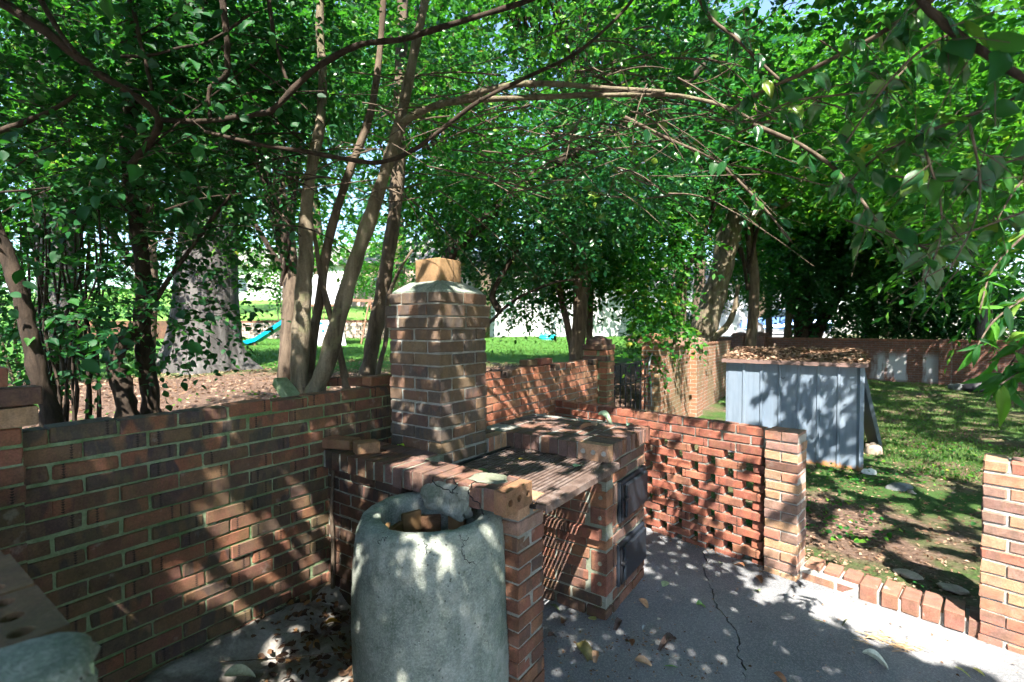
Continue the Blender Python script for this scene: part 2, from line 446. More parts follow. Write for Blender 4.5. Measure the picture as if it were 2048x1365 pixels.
B_GREY = bark_mat('grey_bark', (.045, .043, .042), (.115, .11, .107), 10, .045, None, .03)
B_TWIG = bark_mat('twig_bark', (.045, .033, .023), (.115, .09, .066), 25, .5, None, .002)
# ------------------------------------------------------------------ ground
K0 = np.array([1.93, 3.19]); KD = np.array([.699, -.715]); KM = np.array([.715, .699])
def pq(p, q, z=0.0):
    v = K0 + KD * p + KM * q
    return np.array([v[0], v[1], z])
def grid_obj(name, us, vs_, fn, mat, kind='structure', label=None):
    U, V = np.meshgrid(us, vs_, indexing='ij')
    P = fn(U, V).reshape(-1, 3); nu, nv = len(us), len(vs_)
    I = np.arange(nu * nv).reshape(nu, nv)
    F = np.stack([I[:-1, :-1], I[1:, :-1], I[1:, 1:], I[:-1, 1:]], -1).reshape(-1, 4)
    me = np_mesh(name, P, F, mat); me.shade_smooth()
    o = bpy.data.objects.new(name, me); col.objects.link(o); ORG[o.name] = np.zeros(3)
    tag(o, label, None, None, kind); return o
def np_mesh(name, V, F, mat, rnd=None):
    me = bpy.data.meshes.new(name); k = F.shape[1]
    me.vertices.add(len(V)); me.vertices.foreach_set('co', np.ascontiguousarray(V, np.float32).ravel())
    me.loops.add(F.size); me.loops.foreach_set('vertex_index', np.ascontiguousarray(F, np.int32).ravel())
    me.polygons.add(len(F)); me.polygons.foreach_set('loop_start', np.arange(0, F.size, k, dtype=np.int32))
    me.polygons.foreach_set('loop_total', np.full(len(F), k, np.int32))
    me.update(calc_edges=True)
    if rnd is not None:
        a = me.attributes.new('rnd', 'FLOAT', 'POINT'); a.data.foreach_set('value', np.ascontiguousarray(rnd, np.float32))
    if mat is not None: me.materials.append(mat)
    return me
def vnoise(x, y, s, seed=0):
    """cheap smooth pseudo noise"""
    r = np.random.default_rng(seed); out = 0
    for i in range(6):
        a, b, c = r.uniform(-1, 1, 2).tolist() + [r.uniform(0, 6.3)]
        out = out + np.sin((x * a * 2.2 + y * b * 2.2) / s + c)
    return out / 3.0
def geo_steps(lo, hi, n, p=2.2):
    t = np.linspace(0, 1, n); return lo + (hi - lo) * t ** p
def sstep(x, a, b):
    t = np.clip((x - a) / (b - a), 0, 1); return t * t * (3 - 2 * t)
def yard_z(X, Y):
    q = (X - K0[0]) * KM[0] + (Y - K0[1]) * KM[1]
    z = -.07 + .115 * sstep(q, .02, .2)
    return z + .018 * vnoise(X, Y, .35, 3) * sstep(q, .1, .6) + .05 * vnoise(X, Y, 2.5, 4) * sstep(q, 1.0, 4)
def yard_fn(A, B):
    X = W2[0] + A * D2[0] + B * N2[0]; Y = W2[1] + A * D2[1] + B * N2[1]
    return np.stack([X, Y, yard_z(X, Y)], -1)
us = np.concatenate([np.linspace(-10, 0, 12)[:-1], np.linspace(0, 12, 90)[:-1], 12 + geo_steps(0, 110, 50, 2)])
vv = np.concatenate([np.linspace(-.05, 10, 80)[:-1], 10 + geo_steps(0, 110, 40, 2)])
grid_obj('yard_ground', us, vv, yard_fn, M_YARD)
def lawn_z(X, Y):
    z = .74 + .20 * sstep(Y, 5, 20) + .22 * sstep(Y, 18, 27)
    z = z + .75 * sstep(Y, 27, 60) + 2.4 * sstep(Y, 45, 140)
    q = (X - W2[0]) * N2[0] + (Y - W2[1]) * N2[1]
    a = (X - W2[0]) * D2[0] + (Y - W2[1]) * D2[1]
    z = z - .35 * sstep(a, 3.5, 6) * sstep(q, -2.5, -.3) * (1 - sstep(a, 14, 22))
    return z + .03 * vnoise(X, Y, .9, 7)
def lawn_fn(A, B):
    X = W2[0] + A * D2[0] + B * N2[0]; Y = W2[1] + A * D2[1] + B * N2[1]
    return np.stack([X, Y, lawn_z(X, Y)], -1)
us = np.concatenate([-geo_steps(0, 60, 30, 2)[::-1][:-1], np.linspace(0, 14, 60)[:-1], 14 + geo_steps(0, 140, 50, 2)])
vv = -np.concatenate([np.linspace(.06, 10, 50)[:-1], 10 + geo_steps(0, 130, 60, 2)])[::-1]
grid_obj('lawn_ground', us, vv, lawn_fn, M_LAWN)
# raised lawn behind the block retaining wall
def up_fn(X, Y):
    z = 2.12 + .112 * (Y - 26.3) + .05 * vnoise(X, Y, 3, 9)
    z = np.where(Y < 26.6, 2.1, z)
    return np.stack([X, Y, z], -1)
M_UPL = terrain_mat('upper_lawn_grass', [(.07, .16, .03), (.11, .24, .045), (.17, .31, .07)], SOIL, lambda t, P: ramp(t, noise(t, P, .5, 2), [(.0, (1, 1, 1)), (1., (1, 1, 1))]))
grid_obj('upper_lawn', np.linspace(-70, -2.6, 30), np.concatenate([[26.45], 26.6 + geo_steps(0, 60, 24, 1.6)]), up_fn, M_UPL)

# patio: two slabs with a real crack between them
crack = [(1403, 1104), (1412, 1125), (1405, 1140), (1418, 1165), (1424, 1185), (1428, 1205), (1437, 1220), (1452, 1238), (1470, 1260), (1477, 1285), (1476, 1310), (1482, 1330), (1490, 1365), (1508, 1420), (1530, 1600)]
cp = [onz(x, y, 0) for x, y in crack]
c2 = []
for i in range(len(cp) - 1):
    for k in range(4):
        t_ = k / 4; c2.append(cp[i] * (1 - t_) + cp[i + 1] * t_ + np.array([rng.normal(0, .006), rng.normal(0, .005), 0]))
c2.append(cp[-1]); cp = c2
pA = pq(-2.35, .12); pB = pq(6, .12)
top_cross = pq(float((cp[0][:2] - K0) @ KD), .12)
far = np.array([cp[-1][0] + .3, -6, 0])
left = [wc(3.75, -.02), top_cross] + cp + [far, np.array([-9, -6, 0]), wc(-7, -.02)]
off = lambda i: np.array([.0085 + .004 * math.sin(i * .9), .003, 0])
right = [top_cross + np.array([.006, 0, 0]), pB, np.array([9, -6, 0]), far + np.array([.02, 0, 0])] + [p + off(i) for i, p in enumerate(cp)][::-1]
mb = MB()
for poly in (left, right):
    n_ = len(poly); P = [(p[0], p[1], 0.0) for p in poly] + [(p[0], p[1], -.055) for p in poly]
    a_ = sum(poly[i][0] * poly[(i + 1) % n_][1] - poly[(i + 1) % n_][0] * poly[i][1] for i in range(n_))
    topf = tuple(range(n_)) if a_ > 0 else tuple(range(n_))[::-1]
    mb.add(P, [topf] + [(i, (i + 1) % n_, n_ + (i + 1) % n_, n_ + i)[::(-1 if a_ > 0 else 1)] for i in range(n_)])
patio = mb.build('patio', M_PATIO); patio['kind'] = 'structure'
# raised rough floor in the nook between wall and barbecue
def nook_fn(A, B):
    X = W2[0] + A * D2[0] + B * N2[0]; Y = W2[1] + A * D2[1] + B * N2[1]
    z = .215 + .045 * np.exp(-((B - .02) / .10) ** 2) + .016 * vnoise(X, Y, .06, 5) + .012 * vnoise(X, Y, .16, 6)
    z = z - .20 * sstep(B, .75, 1.05) - .02 * np.exp(-((B - .22) / .06) ** 2)
    return np.stack([X, Y, z], -1)
grid_obj('nook_floor', np.linspace(-.6, 1.25, 90), np.linspace(-.02, 1.1, 55), nook_fn, M_NOOK)

# ------------------------------------------------------------------ bricks
BC = {}
def brick_mesh(L, W_, H_, mat, var):
    key = (round(L, 3), round(W_, 3), round(H_, 3), mat.name, var)
    if key not in BC:
        r_ = np.random.default_rng(hash(key[:3]) % 9999 + var)
        ch = (.0022, .003, .0042, .0062)[var]
        v, f = cbox((L / 2, W_ / 2, H_ / 2), ch)
        v = np.array(v) + r_.normal(0, .0009, (24, 3))
        for q in range((0, 1, 2, 3)[var]):                      # knocked-off corners
            s = r_.choice([-1, 1], 3); i8 = [i for i in range(24) if (np.sign(v[i]) == s).all()]
            v[i8] -= np.array([s * r_.uniform(.0005, .0028, 3) for _i in i8])
        me = bpy.data.meshes.new('brick'); me.from_pydata(v.tolist(), [], f); me.update()
        me.materials.append(mat); BC[key] = me
    return BC[key]
def brick(parent, c, ang, dims, mat, jit=1.0, tilt=0.0, name='brick'):
    me = brick_mesh(*dims, mat, random.randrange(4))
    o = bpy.data.objects.new(name, me); col.objects.link(o); o.parent = parent
    c = np.asarray(c, float) - ORG[parent.name]
    j = .0016 * jit
    o.location = Vector(c) + Vector((random.gauss(0, j), random.gauss(0, j), random.gauss(0, j * .6)))
    o.rotation_euler = (random.gauss(0, .004 * jit), tilt + random.gauss(0, .004 * jit), ang + random.gauss(0, .004 * jit) + (math.pi if random.random() < .5 else 0))
    return o
AD = TH                      # angle of d
AN = TH - math.pi / 2        # angle of n
AK = math.atan2(KD[1], KD[0])
BW, BH = .0925, .0588
def holed_brick(name, parent, corner, ex, ey, ez, L, Wd, T, mat, plug=None, depth=.05):
    """a cored brick: face spanned by ex (length L) and ey (width Wd), outward ez, thickness T, three round holes in that face"""
    mb = MB(); ex, ey, ez = (np.asarray(e, float) for e in (ex, ey, ez)); corner = np.asarray(corner, float)
    rr = .0155; n = 16; cell = L / 3; vs_ = []; fs_ = []
    def P(x, y, z): return corner + ex * x + ey * y + ez * z
    for k in range(3):
        cx = cell * (k + .5); cy = Wd / 2; b0 = len(vs_)
        for i in range(n):
            th = 2 * math.pi * i / n + math.pi / n
            c, s = math.cos(th), math.sin(th); m_ = max(abs(c) / (cell / 2), abs(s) / (Wd / 2))
            vs_.append(P(cx + c / m_, cy + s / m_, 0))
        for zz in (0, -depth):
            for i in range(n):
                th = 2 * math.pi * i / n + math.pi / n
                vs_.append(P(cx + rr * math.cos(th), cy + rr * math.sin(th), zz))
        for i in range(n):
            j = (i + 1) % n
            fs_.append((b0 + i, b0 + j, b0 + n + j, b0 + n + i))
            fs_.append((b0 + n + i, b0 + n + j, b0 + 2 * n + j, b0 + 2 * n + i))
        fs_.append(tuple(b0 + 2 * n + i for i in range(n)))
        # corners of the cell
        for (sx, sy) in ((-1, -1), (1, -1), (1, 1), (-1, 1)):
            best = sorted(range(n), key=lambda i: np.linalg.norm(vs_[b0 + i] - P(cx + sx * cell / 2, cy + sy * Wd / 2, 0)))[:2]
            vs_.append(P(cx + sx * cell / 2, cy + sy * Wd / 2, 0)); fs_.append((b0 + best[0], b0 + best[1], len(vs_) - 1))
    mb.add(vs_, fs_)
    c8 = [P(x, y, z) for z in (0, -T) for x, y in ((0, 0), (L, 0), (L, Wd), (0, Wd))]
    mb.add(c8, [(4, 5, 6, 7), (0, 1, 5, 4), (1, 2, 6, 5), (2, 3, 7, 6), (3, 0, 4, 7)])
    o = mb.build(name, mat, parent)
    return o
def core_box(mb, a0, a1, b0, b1, z0, z1):
    c = wc((a0 + a1) / 2, (b0 + b1) / 2, (z0 + z1) / 2)
    mb.box(c, ((a1 - a0) / 2, (b1 - b0) / 2, (z1 - z0) / 2), AD)

# ---- the long garden wall
wall = empty('brick_wall', wc(1.0, -.05, 0), 'long mossy red brick wall behind the barbecue, left of the iron gate', 'wall')
mb = MB(); core_box(mb, -.05, 1.93, -.086, -.0075, 0, 1.327)
mortar_l = mb.build('mortar', M_MORTG, wall)
mb = MB(); core_box(mb, 1.93, 4.72, -.086, -.0075, 0, 1.327); mb.build('mortar', M_MORT, wall)
Lw, Cw = .2044, .0665
for k in range(17):
    zc = 1.305 - Cw * k
    o0 = (.0755 if k % 2 == 0 else .1686) - Lw
    for i in range(26):
        a0 = o0 + i * Lw; a1 = a0 + Lw
        lo, hi = max(a0 + .0036, -.04), min(a1 - .0036, 4.72)
        if hi - lo < .03: continue
        am = (lo + hi) / 2
        if am > 1.38 and k > (5 if am < 1.9 else 9): continue
        if am > 2.2 and am < 4.72 and k == 0 and i % 4 == 2:      # burnt headers sticking out of the top course
            brick(wall, wc(am + .05, -.025, zc), AN, (.15, .09, .058), M_DARKB, 1); 
            brick(wall, wc(am - .05, -.0465, zc), AD, (.09, BW, BH), M_BACKW, 1); continue
        lift = .004 * math.sin(i * 2.1) if k == 0 else 0
        brick(wall, wc(am, -.0465, zc + lift), AD, (hi - lo, BW, BH - .001), M_WALL if am < 1.93 else M_BACKW, 1.3)
brick(wall, wc(1.60, -.046, 1.372), AD, (.19, BW, BH), M_WALL, 1)
o = brick(wall, wc(1.40, -.046, 1.372), AD, (.19, BW, BH), M_WALL, 1)
bpy.data.objects.remove(o)

# loose bricks lying on the wall and the ledge
def loose(px_, label, loc, ang, dims, mat, tilt=0, roll=0):
    me = brick_mesh(*dims, mat, 3)
    o = bpy.data.objects.new('loose_brick', me); col.objects.link(o)
    o.location = Vector(loc); o.rotation_euler = (roll, tilt, ang)
    return tag(o, label, 'brick', 'loose bricks')
loose(0, 'loose dark red brick lying on the far wall top near the gate', wc(3.35, -.06, 1.372), AD + .06, (.195, .09, .057), M_WALL)
loose(0, 'second loose red brick end to end with another on the far wall top', wc(3.60, -.05, 1.372), AD - .03, (.195, .09, .057), M_RED)

# ---- pier at the left end of the wall
pier = empty('brick_pier', wc(-.2, 0, 0), 'dark brick pier at the left edge with stepped loose bricks on top', 'pier')
mb = MB(); core_box(mb, -.415, -.002, -.10, .037, 0, 1.36); mb.build('mortar', M_MORTG, pier)
for k in range(18):
    zc = 1.33 - .0677 * k
    segs = [(-.42, -.215), (-.205, 0.0)] if k % 2 else [(-.42, -.32), (-.31, -.11), (-.10, 0.0)]
    for a0, a1 in segs:
        brick(pier, wc((a0 + a1) / 2, 0, zc), AD, (a1 - a0, .09, BH), M_WALL if k > 2 else M_GRILL, 1.2)
for a0, a1, b0, zc, mt in ((-.40, .035, .01, 1.398, M_TAN), (-.20, .045, .012, 1.466, M_GRILL), (-.36, -.17, .01, 1.466, M_TAN), (-.23, -.035, .0, 1.534, M_RED)):
    L_ = min(a1 - a0, .21)
    brick(pier, wc(a1 - L_ / 2, b0 + .005, zc), AD, (L_, .105, BH + .004), mt, 1.5)

M_SIDEB = brick_mat('side_wall_brick', [(.17, .095, .05), (.15, .08, .045), (.19, .10, .055)], (.10, .06, .04), .4, moss=.35)
# ---- side wall right beside the camera (its top is below eye level)
sw = empty('brick_side_wall', wc(-.4, .9, 0), 'out-of-focus brick wall end with cored bricks in the lower left corner', 'wall')
mb = MB(); core_box(mb, -.56, -.192, .10, .40, 0, 1.247); core_box(mb, -.56, -.192, .40, 1.54, 0, 1.193); core_box(mb, -.56, -.192, 1.424, 1.54, 1.193, 1.247)
for b0 in (.6085, .8135, 1.0185, 1.2235): core_box(mb, -.56, -.195, b0 - .005, b0 + .005, 1.19, 1.2475)
for a0 in (-.2863, -.3863): core_box(mb, a0 - .003, a0 + .003, .41, 1.424, 1.19, 1.2475)
mb.build('mortar', M_MORTG, sw)
for k in range(1, 18):
    zc = 1.222 - .0677 * k
    for i in range(8):
        b0 = .10 + i * .2044 - (.1 if k % 2 else 0)
        lo, hi = max(b0, .1), min(b0 + .194, 1.55)
        if hi - lo < .03: continue
        brick(sw, wc(-.232, (lo + hi) / 2, zc), AN, (hi - lo, BW, BH), M_GRILL, 1)
for k in range(0, 18):
    zc = 1.222 - .0677 * k
    for i in range(8):
        b0 = .10 + i * .2044 - (.1 if k % 2 else 0); lo, hi = max(b0, .1), min(b0 + .194, 1.55)
        if hi - lo > .03 and not (k == 0 and lo > .39): brick(sw, wc(-.52, (lo + hi) / 2, zc), AN, (hi - lo, BW, BH), M_GRILL, 1)
    for a0, a1 in (((-.466, -.38), (-.372, -.286)) if k % 2 else ((-.466, -.286),)):
        if k: brick(sw, wc((a0 + a1) / 2, 1.503, zc), AD, (a1 - a0, BW, BH), M_GRILL, 1)
for i, b0 in enumerate((.41, .615, .82, 1.025, 1.23)):
    for a0 in (-.285, -.385, -.485):
        if i >= 3: holed_brick('brick', sw, wc(a0 + .095, b0, 1.2535 + .0008 * i), np.array([*N2, 0]), np.array([*-D2, 0]), (0, 0, 1), .192, .0925, .057, M_SIDEB)
        else: brick(sw, wc(a0 + .047, b0 + .096, 1.222), AN, (.192, BW, BH), M_SIDEB, 1)
def lump(name, parent, c, h, mat, ang=AD, seed=1, amp=.25, sub=4, sq=3.0, label=None):
    bm = bmesh.new(); bmesh.ops.create_icosphere(bm, subdivisions=sub, radius=1.0)
    r_ = np.random.default_rng(seed); ks = r_.normal(0, 1, (14, 3)) * 2.3; ph = r_.uniform(0, 6.3, 14)
    ca, sa = math.cos(ang), math.sin(ang); o_ = ORG[parent.name] if parent is not None else np.asarray(c, float) * 0
    for v in bm.verts:
        p = np.array(v.co); m_ = (np.abs(p) ** sq).sum() ** (-1 / sq)
        n_ = sum(math.sin(float(k @ p) * (1 + i * .25) + f) / (1 + i * .3) for i, (k, f) in enumerate(zip(ks, ph)))
        p = p * m_ * (1 + amp * .22 * n_) * np.array(h)
        v.co = (c[0] + p[0] * ca - p[1] * sa - o_[0], c[1] + p[0] * sa + p[1] * ca - o_[1], c[2] + p[2] - o_[2])
    me = bpy.data.meshes.new(name); bm.to_mesh(me); bm.free(); me.materials.append(mat); me.shade_smooth()
    o = bpy.data.objects.new(name, me); col.objects.link(o)
    if parent is not None: o.parent = parent; ORG[o.name] = ORG[parent.name]
    else: ORG[o.name] = np.zeros(3)
    return o
lump('mortar_cap', sw, wc(-.37, 1.485, 1.225), (.185, .078, .045), M_BIN, AD, 4, .14, 4, 5.0)

# ------------------------------------------------------------------ barbecue
bbq = empty('brick_barbecue', wc(1.9, .7, 0), 'built-in outdoor brick barbecue with square chimney and two iron doors', 'barbecue')
# chimney
ca0, cb1, cw = 1.489, .589, .397
mb = MB(); core_box(mb, ca0 + .007, ca0 + cw - .007, cb1 - cw + .007, cb1 - .007, .9, 1.888)
core_box(mb, ca0 - .009, ca0 + cw + .009, cb1 - cw - .009, cb1 + .009, 1.697, 1.82)
chim = mb.build('chimney', M_MORT, bbq)
for k in range(-6, 8):
    zc = 1.4878 - .0677 * (k + .5); e = .0165 if k in (-4, -5) else 0.0
    A0, A1, B0, B1 = ca0 - e, ca0 + cw + e, cb1 - cw - e, cb1 + e
    sw_ = (k % 2 == 0)
    if k in (-5,): sw_ = not sw_
    Wt = A1 - A0; Ls = (Wt - .0095) / 2
    for s in (0, 1):
        for hh in (0, 1):
            u = Ls / 2 + hh * (Ls + .0095); v = BW / 2
            if sw_: c = wc(A0 + u, (B1 - v) if s else (B0 + v), zc); ang = AD
            else: c = wc((A0 + v) if s else (A1 - v), B0 + u, zc); ang = AN
            brick(chim, c, ang, (Ls, BW, BH + .0005), M_CHIM, 1)
        mid = Wt - 2 * BW - .019
        if sw_: c = wc((A0 + BW / 2) if s else (A1 - BW / 2), (B0 + B1) / 2, zc); ang = AN
        else: c = wc((A0 + A1) / 2, (B1 - BW / 2) if s else (B0 + BW / 2), zc); ang = AD
        brick(chim, c, ang, (mid, BW, BH + .0005), M_CHIM, 1)
# sloped mortar crown and clay flue
cm = (ca0 + cw / 2, cb1 - cw / 2)
mb = MB(); rings = []
def ring(h, z, rnd=.02, n=5):
    out = []
    for sx, sy, t0 in ((1, 1, 0), (-1, 1, 90), (-1, -1, 180), (1, -1, 270)):
        for i in range(n):
            th = R(t0 + 90 * i / (n - 1)); out.append(wc(cm[0] + sx * (h - rnd) + rnd * math.cos(th), cm[1] + sy * (h - rnd) + rnd * math.sin(th), z))
    return out
def loft(rs, close=True):
    n = len(rs[0]); V = [p for r_ in rs for p in r_]; F = []
    for i in range(len(rs) - 1):
        for k in range(n):
            F.append((i * n + k, i * n + (k + 1) % n, (i + 1) * n + (k + 1) % n, (i + 1) * n + k))
    return V, F
prof = [(.192, 1.888, .012), (.193, 1.898, .02), (.178, 1.914, .03), (.150, 1.936, .03), (.122, 1.952, .025), (.10, 1.959, .02), (.08, 1.959, .02)]
rs = [ring(*p) for p in prof]
rs = [[p + np.array([0, 0, .003 * math.sin(k * 1.9 + i)]) for k, p in enumerate(r_)] for i, r_ in enumerate(rs)]
mb.add(*loft(rs)); mb.build('crown', M_BIN, chim)
mb = MB(); mb.add(*loft([ring(.098, 1.92), ring(.098, 2.083), ring(.095, 2.087), ring(.080, 2.087), ring(.078, 2.083), ring(.078, 1.92)]))
fl = mb.build('flue_liner', M_CLAY, chim)
mb = MB(); mb.tube([wc(cm[0] + .02, cm[1] + .0982, 1.935), wc(cm[0] + .024, cm[1] + .0984, 2.0), wc(cm[0] + .018, cm[1] + .0984, 2.085)], .0012, 5)
mb.build('flue_crack', M_GATE, chim)

# body under the counter (the fire side is open below the grate)
BZ = .937
mb = MB()
core_box(mb, 2.172, 2.79, .10, 1.233, 0, BZ)
core_box(mb, 1.365, 1.462, .60, 1.133, 0, BZ)         # left leg wall
core_box(mb, 1.365, 2.19, .0, .586, 0, .93)           # back
core_box(mb, 1.207, 1.40, .0, .60, .1, BZ)
body = mb.build('body', M_MORTD, bbq)
# near face of the right block (faces the fire)
for k in range(14):
    zc = .032 + .0665 * k; 
    if zc > BZ - .02: break
    prot = .036 if 7 == k else (.012 if k == 0 else 0.0)
    segs = []
    b_ = .60 + (0 if k % 2 else .1)
    b_ -= .2
    special = (k in (2, 3, 4, 5)) or (k in (8, 9, 10))
    lim = 1.128 if special else 1.238
    while b_ < lim:
        lo, hi = max(b_, .58), min(b_ + .194, lim)
        if hi - lo > .03: segs.append((lo, hi))
        b_ += .2044
    for lo, hi in segs:
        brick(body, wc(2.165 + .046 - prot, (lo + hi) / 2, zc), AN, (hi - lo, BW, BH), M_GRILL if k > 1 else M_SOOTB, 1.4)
for z0 in (.135, .268, .535, .640):
    b0 = 1.136
    holed = brick(body, wc(2.165 + .046, 1.187, z0 + .062), AN, (.102, BW, .118 if z0 < .5 else .098), M_GRILL, 1)
    c = wc(2.1635, 1.192 + random.uniform(-.01, .01), z0 + .062 + random.uniform(-.01, .01)); mb = MB()
    mb.tube([c, c - np.array([*D2, 0]) * .003], .0125, 14); mb.build('mortar_plug', M_MORTD, body)
# outer face with the doors
def outer(a0, a1, z0, z1, mat=None):
    brick(body, wc((a0 + a1) / 2, 1.24 - .046, (z0 + z1) / 2), AD, (a1 - a0, BW, z1 - z0), mat or random.choice((M_GRILL, M_TOPB, M_GRILL)), 1)
for (z0, z1), cuts in (((.0, .058), (2.262, 2.36, 2.565, 2.77, 2.80)), ((.068, .126), (2.262, 2.465, 2.67, 2.80)),
                       ((.405, .462), (2.262, 2.43, 2.635, 2.80)), ((.472, .505), (2.262, 2.36, 2.56, 2.80)),
                       ((.775, .832), (2.262, 2.46, 2.66, 2.80)), ((.842, .899), (2.262, 2.36, 2.565, 2.80))):
    for i in range(len(cuts) - 1): outer(cuts[i] + .005, cuts[i + 1] - .005, z0, z1)
for z0, z1 in ((.137, .262), (.272, .395), (.515, .64), (.65, .765)):
    for a0 in (2.262,): outer(a0 + .004, a0 + .06, z0, z1)
    outer(2.765, 2.80, z0, z1, M_TAN)
# iron doors
for nm, zb, zt, da in (('upper', .515, .768, .0), ('lower', .135, .392, -.02)):
    a0, a1 = 2.325 + da, 2.762 + da
    mb = MB(); c = wc((a0 + a1) / 2, 1.247, (zb + zt) / 2)
    mb.box(c, ((a1 - a0) / 2, .012, (zt - zb) / 2), AD, .006)
    dr = mb.build('door', M_DOOR, bbq)
    mb = MB(); c = wc((a0 + a1) / 2 + .016, 1.268, (zb + zt) / 2)
    mb.box(c, ((a1 - a0) / 2 - .034, .012, (zt - zb) / 2 - .022), AD, .010); mb.build('door_panel', M_DOOR, dr)
    mb = MB(); mb.tube([wc(a0 + .018, 1.264, zb + .02), wc(a0 + .018, 1.264, zt - .02)], .009, 10)
    mb.build('hinge', M_IRON, dr)
    mb = MB(); mb.tube([wc(a0 + .004, 1.268, (zb + zt) / 2 + .02), wc(a0 + .02, 1.284, (zb + zt) / 2 + .018), wc(a0 + .055, 1.287, (zb + zt) / 2 + .028)], [.006, .007, .005], 8)
    mb.box(wc(a0 + .018, 1.277, (zb + zt) / 2 + .02), (.012, .012, .009), AD, .003)
    mb.build('latch', M_IRON, dr)
# counter top of bricks on edge
mb = MB(); core_box(mb, 2.108, 2.77, .36, 1.272, .939, 1.027); core_box(mb, 1.905, 2.108, .36, .585, .932, 1.024)
counter = mb.build('counter', M_MORT, bbq)
RL, RT, RH = .190, .0575, .094
for row in range(3):
    a0 = 2.100 + row * .200
    for i in range(11):
        b0 = .385 + i * .0637
        if row == 0 and b0 < .55: continue
        brick(counter, wc(a0 + RL / 2, b0 + RT / 2, .985), AD, (RL, RT, RH), M_TOPB, 1.6)
for i in range(10):
    a0 = 2.100 + i * .0685
    if i == 0:
        o = holed_brick('brick', counter, wc(2.098, 1.089, .939), np.array([*N2, 0]), np.array([0, 0, 1.]), np.array([*-D2, 0]), .192, RH, RT, M_TAN, depth=.006)
        for k in range(3):
            c = wc(2.102, 1.089 + .064 * (k + .5), .986); mb = MB()
            mb.tube([c, c - np.array([*D2, 0]) * .0035], .0148, 14); mb.build('mortar_plug', M_MORTW, counter)
    else: brick(counter, wc(a0 + RT / 2, 1.185, .985), AD, (RT, .192, RH), M_TOPB if i % 3 else M_GRILL, 1.6)
for i in range(3): brick(counter, wc(1.935 + i * .066, .545, .983), AD, (.057, .09, .090), M_TAN, 1)
for i in range(2): brick(counter, wc(2.0, .40 + i * .067, .983), AD, (.19, .057, .094), M_TOPB, 1)
# left ledge of bricks on edge
mb = MB(); core_box(mb, 1.168, 1.348, .02, 1.235, .939, 1.026); core_box(mb, 1.348, 1.50, .02, .60, .939, 1.02); ledge = mb.build('ledge', M_MORTD, bbq)
for i in range(17):
    b0 = .035 + i * .0685
    brick(ledge, wc(1.16 + RL / 2, b0 + RT / 2, .986), AD, (RL, RT, RH), M_TOPB if b0 > .5 else M_SOOTB, 1.8)
holed_brick('brick', ledge, wc(1.155, 1.255, .938), np.array([*D2, 0]), np.array([0, 0, 1.]), np.array([*N2, 0]), .193, .0965, .06, M_ORNG)
for i in range(3):
    brick(ledge, wc(1.42, .12 + i * .19, 1.0), AN, (.18, .115, .062), M_TOPB, 1.5)
o = lump('mortar_patch', ledge, wc(1.27, 1.09, 1.034), (.06, .085, .006), M_MORTD, AD, 8, .4)
o = lump('render_patch', ledge, wc(1.178, .93, .945), (.030, .118, .070), M_BLOB, AD, 21, .40, 5, 6.0)
def crackline(parent, pts, r_=.0018):
    q = []
    for i in range(len(pts) - 1):
        for k in range(5):
            t_ = k / 5; q.append(pts[i] * (1 - t_) + pts[i + 1] * t_ + rng.normal(0, .0035, 3) * (np.array([1, 1, 1])))
    q.append(pts[-1]); mb_ = MB(); mb_.tube(q, r_, 4); mb_.build('crack', M_GATE, parent)
def ona(px, py, a):
    v = (px - CXP) / FPX * CR - (py - CYP) / FPX * CU + _f
    t_ = (a + float(W2 @ D2)) / float(v[:2] @ D2); return np.array([0, 0, HC]) + v * t_
for pl in ([(862, 962), (885, 978), (905, 985), (935, 990), (958, 1008), (968, 1030)], [(905, 955), (915, 970), (905, 985)], [(935, 990), (948, 965)]):
    crackline(o, [ona(x, y, 1.147) for x, y in pl], .0022)
# soot-dark wall below the ledge, facing the nook
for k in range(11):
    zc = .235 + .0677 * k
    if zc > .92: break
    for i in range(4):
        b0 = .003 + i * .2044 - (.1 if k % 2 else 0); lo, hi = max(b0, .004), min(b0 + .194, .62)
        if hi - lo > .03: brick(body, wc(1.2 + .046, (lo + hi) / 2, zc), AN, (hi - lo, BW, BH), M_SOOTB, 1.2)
# front leg pier
mb = MB(); core_box(mb, 1.272, 1.463, 1.05, 1.233, 0, .935); leg = mb.build('leg_pier', M_MORT, bbq)
for k in range(14):
    zc = .030 + .0677 * k
    if zc > .92: break
    if k % 2 == 0:
        brick(leg, wc(1.3675, 1.24 - BW / 2, zc), AD, (.205, BW, BH), M_TAN if k > 11 else M_GRILL, 1.3)
        brick(leg, wc(1.3675, 1.24 - BW * 1.5 - .01, zc), AD, (.205, BW, BH), M_GRILL, 1)
    else:
        sh = .014 if k in (7, 13) else 0
        brick(leg, wc(1.265 + .048, 1.145, zc), AN, (.19, .096, BH), M_TAN if k > 11 else M_GRILL, 1.3)
        brick(leg, wc(1.47 - .048 + sh, 1.145, zc), AN, (.19, .096, BH), M_TAN if k > 11 else M_GRILL, 1.3)
